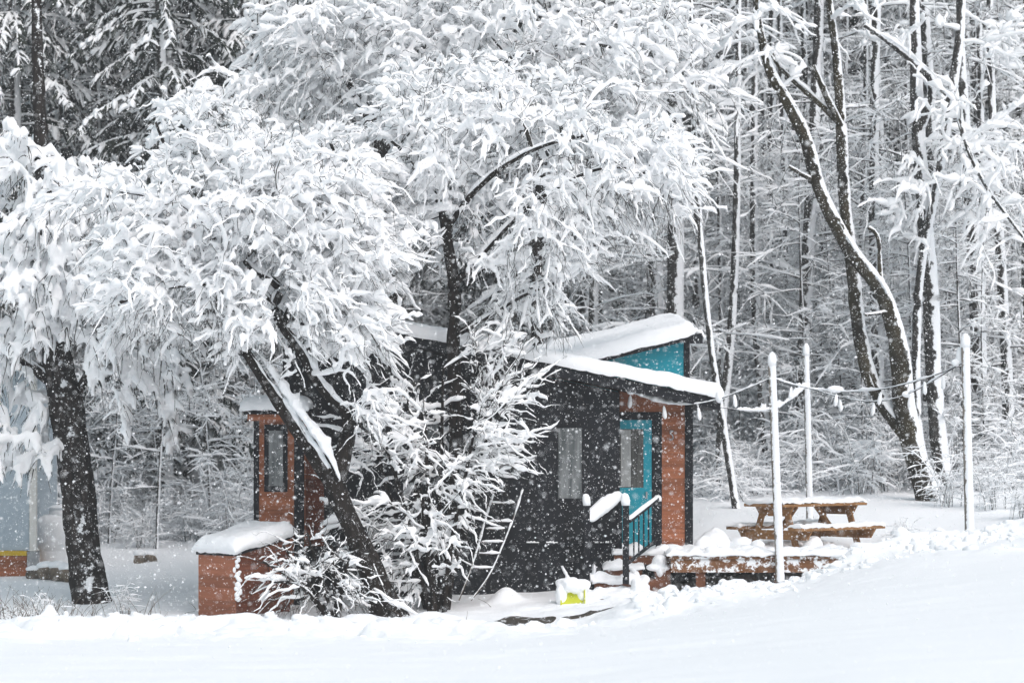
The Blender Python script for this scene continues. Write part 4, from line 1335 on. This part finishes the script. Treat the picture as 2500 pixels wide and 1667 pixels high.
pair = [limb([(2320, 1240, 22), (2290, 1080, 21), (2278, 900, 20), (2272, 700, 20), (2255, 500, 18), (2240, 300, 17), (2235, 100, 14), (2230, -100, 10)], 52.5),
        limb([(2330, 1240, 12, -.2), (2240, 1120, 11, -.3), (2235, 850, 11, -.3), (2245, 650, 10, -.3), (2290, 450, 10, -.2), (2320, 250, 12, -.2), (2345, 100, 12, -.2), (2350, -80, 9)], 52.5),
        limb([(2240, 330, 13, 0), (2290, 200, 11, -.3), (2230, 150, 10, -.6), (2170, 100, 8, -.8), (2110, 60, 6, -.9)], 52.5),
        limb([(2330, 220, 9, -.4), (2350, 330, 7, -1.2), (2400, 450, 5, -1.4), (2500, 580, 4, -1.4)], 52.5)]
envelope_tree('twin_trunk_tree', 'pale twin trunk tree at the right with snowy twigs hanging like lace', 'tree', pair,
              [(2330, 300, 110, 110, -1.0, .9, 1.25), (2300, 420, 130, 80, -1.2, .9, 1.2), (2440, 470, 110, 120, -1.2, .8, 1.25), (2210, 500, 80, 50, -1, .6, 1.3), (2480, 320, 90, 90, -.8, .8, 1.3), (2440, 640, 80, 40, -1.2, .4, 1.5), (2200, 60, 130, 60, -.4, .8, 1.4), (2460, 100, 110, 80, 0, 1, 1.3), (2230, 570, 60, 60, -1, .5, 1.5)],
              52.5, 0.29, 808, tw=dict(per=2.0, length=(.15, .55), out=.5, up=0, droop=.4, n=7), snow_main=.105, snow_tw=.056, bark='bark_wood', max_r=.03, limb_snow=.12)
for nm, lab, pl, Y, sd, ells in (
        ('slender_tree', 'slender dark tree leaning right, its foot just right of the cabin', [(1800, 1260, 10), (1770, 1060, 9), (1735, 850, 8), (1715, 650, 8), (1700, 420, 7), (1690, 150, 5), (1685, -100, 4)], 50.5, 901, [(1690, 250, 90, 200, 0, .8, 1.8)]),
        ('slender_tree', 'slender pale trunk curving left at its foot, nearest right of the cabin roof', [(1762, 1180, 13), (1758, 1050, 12), (1780, 880, 11), (1793, 700, 10), (1800, 450, 9), (1802, 150, 7), (1805, -100, 5)], 54.0, 902, [(1790, 350, 80, 250, 0, .8, 2.0)]),
        ('forest_tree', 'thick two toned trunk rising straight behind the teal clerestory', [(1600, 1100, 22), (1598, 800, 21), (1600, 600, 20), (1602, 400, 18), (1605, 100, 14), (1608, -150, 10)], 57.0, 903, [(1600, 420, 110, 330, 0, 1, 2.0)]),
        ('forest_tree', 'pale trunk with few branches between the two left light poles', [(1880, 1200, 12), (1865, 1000, 12), (1845, 800, 11), (1840, 550, 10), (1842, 250, 8), (1845, -100, 6)], 56.0, 904, [(1840, 500, 110, 400, 0, 1, 2.3)]),
        ('forest_tree', 'pale straight trunk right of the back light pole', [(1955, 1160, 12), (1935, 900, 11), (1925, 700, 10), (1915, 400, 9), (1905, 100, 7), (1900, -100, 5)], 58.0, 905, [(1920, 500, 110, 400, 0, 1, 2.3)]),
        ('forest_tree', 'dark trunk with a white flank near the right border, behind the lone pole', [(2400, 1200, 20), (2392, 1000, 20), (2385, 700, 20), (2370, 450, 17), (2350, 250, 12), (2340, -100, 8)], 54.5, 906, [(2400, 600, 110, 300, 0, 1, 2.0)]),
        ('forest_tree', 'grey trunk in the wood between the leaning tree and the back pole', [(2030, 1160, 11), (2022, 900, 11), (2012, 600, 10), (2005, 300, 8), (2000, -100, 6)], 60.0, 907, [(2010, 500, 120, 400, 0, 1, 2.3)])):
    envelope_tree(nm, lab, 'tree', [limb(pl, Y)], ells, Y, .3, sd, tw=dict(per=1.5, length=(.3, .8), out=1.0, up=.05, droop=.2, fwd=.3), snow_main=.055, snow_tw=.034, bark='bark_wood', max_r=.03, limb_snow=.07, pen=.1)


# ------------------------------------------------------------------ the wood behind: prototypes and their copies
def dup(root, loc, rotz, scale, label=None, group=None):
    r = root.copy()
    COL.objects.link(r)
    r.location = [float(a) for a in loc]
    r.rotation_euler = (0, 0, rotz)
    r.scale = (scale,) * 3 if not isinstance(scale, tuple) else scale
    if label:
        r['label'] = label
    if group:
        r['group'] = group
    for ch in list(root.children):
        c = ch.copy()
        COL.objects.link(c)
        c.parent = r
    return r


def bare_proto(seed, H=15.0, r0=.13, nb=46, blen=(0.8, 2.4), lean=.04):
    q = np.random.default_rng(seed)
    z = np.linspace(-.6, H, 40)
    tr_ = np.stack([lean * z * q.normal() + .25 * np.sin(z * .35 + q.uniform(0, 6)) * (z / H), lean * z * q.normal() + .2 * np.sin(z * .4 + q.uniform(0, 6)) * (z / H), z], 1)
    rr_ = r0 * np.clip(1 - z / (H * 1.05), .05, 1) ** .8
    lines, tw_ = [], []
    for i in range(nb):
        zz = q.uniform(1.2, H * .97)
        b0 = np.array([np.interp(zz, z, tr_[:, k]) for k in range(3)])
        a = q.uniform(0, 2 * np.pi)
        L = q.uniform(*blen) * (1 - .5 * zz / H)
        d = np.array([np.cos(a), np.sin(a), q.uniform(-.12, .4)])
        t = np.linspace(0, 1, 7)
        p = b0 + d * (L * t)[:, None] - np.array([0, 0, 1]) * (.12 * L * t ** 2)[:, None] + np.cumsum(q.normal(size=(7, 3)) * .03 * L, 0) * t[:, None]
        lines.append((p, np.linspace(.02, .006, 7)))
        for j in range(q.integers(4, 9)):
            s = q.uniform(.25, 1)
            c0 = np.array([np.interp(s, t, p[:, k]) for k in range(3)])
            dd = d * .7 + q.normal(size=3) * .6
            ll = q.uniform(.25, .8) * L * .5
            t2 = np.linspace(0, 1, 5)
            p2 = c0 + dd * (ll * t2)[:, None] - np.array([0, 0, 1]) * (.14 * ll * t2 ** 2)[:, None]
            lines.append((p2, np.linspace(.01, .004, 5)))
            for k in range(3):
                s2 = q.uniform(.2, 1)
                c1 = c0 + dd * ll * s2 - np.array([0, 0, .14 * ll * s2 ** 2])
                d3 = dd * .6 + q.normal(size=3) * .6
                t3 = np.linspace(0, 1, 4)
                tw_.append((c1 + d3 * (q.uniform(.12, .4) * t3)[:, None] - np.array([0, 0, .04]) * (t3 ** 2)[:, None], np.linspace(.007, .003, 4)))
    return (tr_, rr_), lines, tw_


def conifer_proto(seed, H=20.0, r0=.2, z0=2.0, spread=2.6):
    q = np.random.default_rng(seed)
    z = np.linspace(-.6, H, 30)
    tr_ = np.stack([.15 * np.sin(z * .2 + q.uniform(0, 6)), .15 * np.sin(z * .22), z], 1)
    rr_ = r0 * np.clip(1 - z / (H * 1.02), .04, 1)
    lines, tw_ = [], []
    zz = z0
    while zz < H - .3:
        for w in range(q.integers(4, 7)):
            a = q.uniform(0, 2 * np.pi)
            L = (spread * (1 - (zz - z0) / (H - z0)) ** .7 + .35) * q.uniform(.65, 1.15)
            h = np.array([np.cos(a), np.sin(a), 0])
            b0 = np.array([np.interp(zz, z, tr_[:, 0]), np.interp(zz, z, tr_[:, 1]), zz + q.uniform(-.2, .2)])
            t = np.linspace(0, 1, 8)
            p = b0 + h * (L * t)[:, None] + np.array([0, 0, 1]) * (L * (.12 * t - .55 * t ** 2))[:, None]
            lines.append((p, np.linspace(.03, .012, 8)))
            side = np.array([-h[1], h[0], 0])
            for j in range(int(17 * L) + 3):
                s = q.uniform(.18, 1)
                c0 = np.array([np.interp(s, t, p[:, k]) for k in range(3)])
                d = h * q.uniform(.2, .7) + side * q.choice([-1, 1]) * q.uniform(.3, 1) + np.array([0, 0, q.uniform(-.9, -.1)])
                ll = q.uniform(.12, .36) * (1.1 - .4 * s)
                t2 = np.linspace(0, 1, 5)
                tw_.append((c0 + d * (ll * t2)[:, None] - np.array([0, 0, .35 * ll]) * (t2 ** 2)[:, None], np.array([.03, .05, .05, .04, .015]) * q.uniform(.7, 1.2)))
        zz += q.uniform(.38, .62)
    return (tr_, rr_), lines, tw_


def shrub_proto(seed, H=2.2, W=1.4, n=15):
    q = np.random.default_rng(seed)
    lines, tw_ = [], []
    for i in range(n):
        a = q.uniform(0, 2 * np.pi)
        h = np.array([np.cos(a), np.sin(a), 0])
        L = q.uniform(.45, 1)
        t = np.linspace(0, 1, 8)
        p = np.array([q.normal() * .2, q.normal() * .2, -.15]) + h * (W * L * q.uniform(.2, 1) * t ** 1.2)[:, None] + np.array([0, 0, H * L]) * (1.3 * t - .5 * t ** 2)[:, None]
        p = p + np.cumsum(q.normal(size=(8, 3)) * .07, 0) * t[:, None]
        lines.append((p, np.linspace(.012, .005, 8)))
        for j in range(6):
            s_ = q.uniform(.2, 1)
            c0 = np.array([np.interp(s_, t, p[:, k]) for k in range(3)])
            d = h * .3 + q.normal(size=3) * [.8, .8, .35] + [0, 0, .1]
            ll = q.uniform(.25, .6)
            t2 = np.linspace(0, 1, 5)
            p2 = c0 + d * (ll * t2)[:, None] - np.array([0, 0, .25 * ll]) * (t2 ** 2)[:, None]
            tw_.append((p2, np.linspace(.007, .003, 5)))
            for m_ in range(4):
                c1 = p2[q.integers(1, 5)]
                d2 = d * .4 + q.normal(size=3) * [.7, .7, .4]
                l2 = q.uniform(.1, .28)
                t3 = np.linspace(0, 1, 4)
                tw_.append((c1 + d2 * (l2 * t3)[:, None] - np.array([0, 0, .06]) * (t3 ** 2)[:, None], np.linspace(.005, .002, 4)))
    return None, lines, tw_


PROTO = {}


def make_proto(key, name, label, cat, gen, mats, trunk_mat, sm, st, snowy=1.0, seed=0):
    trunk, lines, tw_ = gen
    root = thing(name, label, cat, (0, 0, 0))
    if trunk is not None:
        part_np('trunk', tubes([trunk], 9, .08), [trunk_mat], root)
    b = tubes(lines + tw_, 4)
    q = np.random.default_rng(seed)
    sl = [(p, r, np.full(len(p), sm)) for p, r in lines] + [(p, r, np.full(len(p), st) * q.uniform(.6, 1.3)) for p, r in tw_ if q.random() < snowy]
    s = snow_tubes(sl, 5, .35, .25, seed)
    V, F = cat_vf([b, s])
    part_np('crown', (V, F), mats, root, np.r_[np.zeros(len(b[1]), int), np.ones(len(s[1]), int)])
    print(key, 'faces', len(F))
    PROTO.setdefault(key, []).append(root)


for s in range(5):
    make_proto('bare', 'bare_tree', 'x', 'tree', bare_proto(50 + s, H=[15, 17, 14, 16, 18][s], r0=[.10, .15, .08, .12, .17][s], nb=[44, 56, 40, 50, 60][s]), [MAT['twig'], MAT['snow']], MAT['bark_wood'], .03, .013, seed=s)
for s in range(2):
    make_proto('sapling', 'young_tree', 'x', 'tree', bare_proto(70 + s, H=7.5, r0=.04, nb=34, blen=(.5, 1.5), lean=.09), [MAT['twig'], MAT['snow']], MAT['bark_wood'], .03, .017, seed=s + 9)
for s in range(3):
    make_proto('conifer', 'conifer', 'x', 'tree', conifer_proto(80 + s, H=[20, 22, 18][s]), [MAT['needle'], MAT['snow']], MAT['bark_wood'], .03, .045, snowy=.68, seed=s + 20)
for s in range(4):
    make_proto('shrub', 'wild_shrub', 'x', 'bush', shrub_proto(90 + s, [2.0, 1.3, 2.6, 1.0][s], [1.3, 1.0, 1.5, 1.1][s]), [MAT['twig'], MAT['snow']], None, .034, .02, seed=s + 30)
used = {}


def place(key, px, Y, sc_=1.0, label=None, group=None):
    ps = PROTO[key]
    i = rng.integers(len(ps))
    loc = at_ground(px, Y)
    loc[2] -= .05
    root = ps[i]
    rz = rng.uniform(0, 2 * np.pi)
    if (key, i) not in used:
        used[(key, i)] = 1
        root.location = loc
        root.rotation_euler = (0, 0, rz)
        root.scale = (sc_,) * 3
        root['label'] = label
        root['group'] = group
        return root
    return dup(root, loc, rz, sc_, label, group)


LB = 'bare snow lined tree standing in the wood right of and behind the cabin'
for i in range(88):
    px = 1330 + (i * 0.618034 % 1) * 1330
    Y = 54 + (i / 88) ** 1.1 * 34 + rng.uniform(0, 2)
    place('bare', px, Y, rng.uniform(.8, 1.15), LB, 'bare trees in the wood behind the cabin')
for i in range(20):
    px = -150 + (i * 0.618034 % 1) * 1500
    Y = 58 + (i / 20) * 26
    place('bare', px, Y, rng.uniform(.8, 1.1), 'bare snowy tree standing in the wood left of and behind the big crowns', 'bare trees in the wood at the left')
for i in range(44):
    px = 1650 + (i * 0.618034 % 1) * 950 if i % 3 else -50 + (i * 0.618034 % 1) * 800
    Y = 53 + (i * .37 % 1) * 10
    place('sapling', px, Y, rng.uniform(.6, 1.1), 'thin young tree with snow on its side twigs at the edge of the wood', 'young trees at the edge of the wood')
for i in range(26):
    px = -200 + (i * 0.618034 % 1) * 950
    Y = 57 + (i / 26) * 26
    place('conifer', px, Y, rng.uniform(.85, 1.15), 'dark conifer flecked with snow behind the spruce at the upper left', 'dark conifers at the upper left')
for i in range(34):
    px = 1250 + (i * 0.618034 % 1) * 1450
    Y = 66 + (i / 34) * 18
    place('conifer', px, Y, rng.uniform(.7, 1.05), 'dark snow flecked conifer showing between the bare trunks right of the cabin', 'dark conifers among the bare trees at the right')
for i in range(84):
    px = -350 + (i * 0.618034 % 1) * 3200
    Y = 82 + (i / 84) * 26
    place('conifer', px, Y, rng.uniform(.85, 1.2), 'distant snow flecked conifer at the back of the wood', 'distant conifers at the back of the wood')
for i in range(110):
    if i % 3:
        px = 1690 + (i * 0.618034 % 1) * 950
        Y = 52.5 + (i * .37 % 1) * 9
    else:
        px = -80 + (i * 0.618034 % 1) * 780
        Y = 53.5 + (i * .37 % 1) * 8
    place('shrub', px, Y, rng.uniform(.5, 1.05), 'snowy leafless shrub in the undergrowth along the edge of the wood', 'undergrowth along the edge of the wood')

# a few shrubs out on the open snow at the right, each of its own
for px, Y, s, lab in ((2205, 46.0, .35, 'tiny snow crusted shrub on the open snow below the leaning tree'), (2490, 47.0, .45, 'low round snowed in shrub at the right border'),
                      (2310, 49.5, .6, 'snow crusted shrub at the foot of the leaning trunk'), (2430, 49.0, .55, 'loose twiggy shrub right of the lone light pole'),
                      (40, 41.5, .35, 'dry twiggy clump at the bottom left corner'), (110, 41.8, .4, 'dry twiggy clump left of the spruce foot'), (300, 43.0, .3, 'dry clump right of the spruce foot')):
    place('shrub', px, Y, s, lab, None)

# clods thrown up along the ploughed bank
Vs = []
q = np.random.default_rng(12)
for i in range(700):
    k = q.random()
    px = q.uniform(1560, 2480) if k < .78 else q.uniform(-60, 1560)
    yb = np.interp(px, [(p[0] / p[1] * FPX + CX) for p in _bank], _bank[:, 1])
    Y = yb + q.normal() * (.8 if k < .78 else .6)
    if k >= .78 and vnoise(np.array([px / 160, Y, 0]), 1, 4) < .1:
        continue
    r = min(.014 + q.exponential(.02), .085)
    b0 = at_ground(px, Y)
    Vs.append(blob(b0 + [0, 0, -r * .05], r * q.uniform(.8, 2.0), r * q.uniform(.8, 1.6), r * q.uniform(.6, 1.1), i, 1.1, .8 / r, 10, 14))
o = link('snow_rubble', mesh_np('snow_rubble', *cat_vf(Vs), [MAT['ground_snow']]))
tag(o, 'loose clods of snow along the ploughed bank', 'snow', kind='stuff')

# dry stalks poking through the snow
st = []
q = np.random.default_rng(3)
for i in range(260):
    px = q.choice([q.normal(70, 70), q.normal(300, 120), q.uniform(-50, 1250)], p=[.62, .2, .18])
    Y = q.uniform(38.5, 43.5)
    b0 = at_ground(px, Y)
    d = np.array([q.normal() * .25, q.normal() * .2, 1])
    L = q.uniform(.12, .55) * (1 if px < 400 else .45)
    t = np.linspace(0, 1, 5)
    st.append((b0 - [0, 0, .05] + d * (L * t)[:, None] + np.array([q.normal() * .12, 0, -.05]) * (t ** 2)[:, None], np.linspace(.005, .0022, 5)))
o = link('dry_grass', mesh_np('dry_grass', *tubes(st, 4), [MAT['stalk']]))
tag(o, 'dry grass stalks poking through the snow', 'grass', kind='stuff')

# ------------------------------------------------------------------ falling snow
q = np.random.default_rng(77)
nfl = 210000
Yf = 52 * (q.random(nfl) * .985 + .015) ** (1 / 3.8)
Yf = np.sort(Yf)
xf = q.uniform(-.225, .225, nfl) * Yf
zf = EYE + q.uniform(-.12, .19, nfl) * Yf
ok = zf > base_z(xf, Yf) + .02
xf, Yf, zf = xf[ok], Yf[ok], zf[ok]
n = len(xf)
rad = np.clip(q.lognormal(math.log(.003), .48, n), .0018, .011)
octa = np.array([[1, 0, 0], [-1, 0, 0], [0, 1, 0], [0, -1, 0], [0, 0, 1], [0, 0, -1.0]])
of = np.array([[0, 2, 4], [2, 1, 4], [1, 3, 4], [3, 0, 4], [2, 0, 5], [1, 2, 5], [3, 1, 5], [0, 3, 5]])
stretch = 1 + .5 * np.abs(q.normal(size=(n, 3)))
Vf = np.stack([xf, Yf, zf], 1)[:, None, :] + octa[None] * (rad[:, None] * stretch)[:, None, :]
Ff = (of[None] + (np.arange(n) * 6)[:, None, None]).reshape(-1, 3)
o = link('falling_snow', mesh_np('falling_snow', Vf.reshape(-1, 3), Ff, [MAT['flake']]))
tag(o, 'countless small white snowflakes falling through the air', 'snowflakes', kind='stuff')

# ------------------------------------------------------------------ haze
HAZE = 0.0014
if HAZE:
    hz = MB().box(-60, 60, -6, 140, -6, 45).build('haze', MAT['snow'], None, bevel=0)
    m = bpy.data.materials.new('haze')
    m.use_nodes = True
    nt = m.node_tree
    nt.nodes.clear()
    out = nt.nodes.new('ShaderNodeOutputMaterial')
    pv = nt.nodes.new('ShaderNodeVolumePrincipled')
    pv.inputs['Color'].default_value = (.93, .95, .97, 1)
    pv.inputs['Density'].default_value = HAZE
    nt.links.new(pv.outputs[0], out.inputs['Volume'])
    hz.data.materials.clear()
    hz.data.materials.append(m)
    tag(hz, 'thin pale haze of falling snow', 'haze', kind='stuff')

# ------------------------------------------------------------------ light, camera
w = bpy.data.worlds.new('World')
sc.world = w
w.use_nodes = True
nt = w.node_tree
bg = nt.nodes['Background']
sky = nt.nodes.new('ShaderNodeTexSky')
sky.sky_type = 'NISHITA'
sky.sun_disc = False
EL, AZ = 48.0, 150.0
sky.sun_elevation = math.radians(EL)
sky.sun_rotation = math.radians(AZ)
sky.air_density = 1.0
sky.dust_density = 3.0
hs = nt.nodes.new('ShaderNodeHueSaturation')
hs.inputs['Saturation'].default_value = .62
hs.inputs['Hue'].default_value = .455
nt.links.new(sky.outputs[0], hs.inputs['Color'])
nt.links.new(hs.outputs[0], bg.inputs['Color'])
bg.inputs['Strength'].default_value = .14
ld_ = bpy.data.lights.new('overcast_sun', 'SUN')
ld_.energy = .8
ld_.angle = math.radians(40)
ld_.color = (1, .99, .975)
lo = bpy.data.objects.new('overcast_sun', ld_)
COL.objects.link(lo)
# sun_rotation is measured clockwise from +Y
sd = Vector((math.sin(math.radians(AZ)) * math.cos(math.radians(EL)), math.cos(math.radians(AZ)) * math.cos(math.radians(EL)), math.sin(math.radians(EL))))
lo.rotation_euler = (-sd).to_track_quat('-Z', 'Y').to_euler()
lo.location = (0, 20, 40)

cam = bpy.data.cameras.new('camera')
cam.sensor_width = 36
cam.lens = 100
cam.shift_y = (HY - 833.5) / 2500
cam.clip_start = .5
cam.clip_end = 600
cam.dof.use_dof = True
cam.dof.focus_distance = 42.5
cam.dof.aperture_fstop = 1.45
co = bpy.data.objects.new('camera', cam)
COL.objects.link(co)
co.location = (0, 0, EYE)
co.rotation_euler = (math.radians(90), 0, 0)
sc.camera = co

sc.view_settings.view_transform = 'Standard'
sc.view_settings.look = 'None'
sc.view_settings.gamma = 1
sc.view_settings.exposure = 0.38
c = sc.cycles if hasattr(sc, 'cycles') else None
if c:
    c.max_bounces = 12
    c.diffuse_bounces = 11
    c.glossy_bounces = 2
    c.transmission_bounces = 4
    c.volume_bounces = 0
    c.transparent_max_bounces = 4
    c.use_adaptive_sampling = True
    c.use_denoising = True
sc.render.film_transparent = False
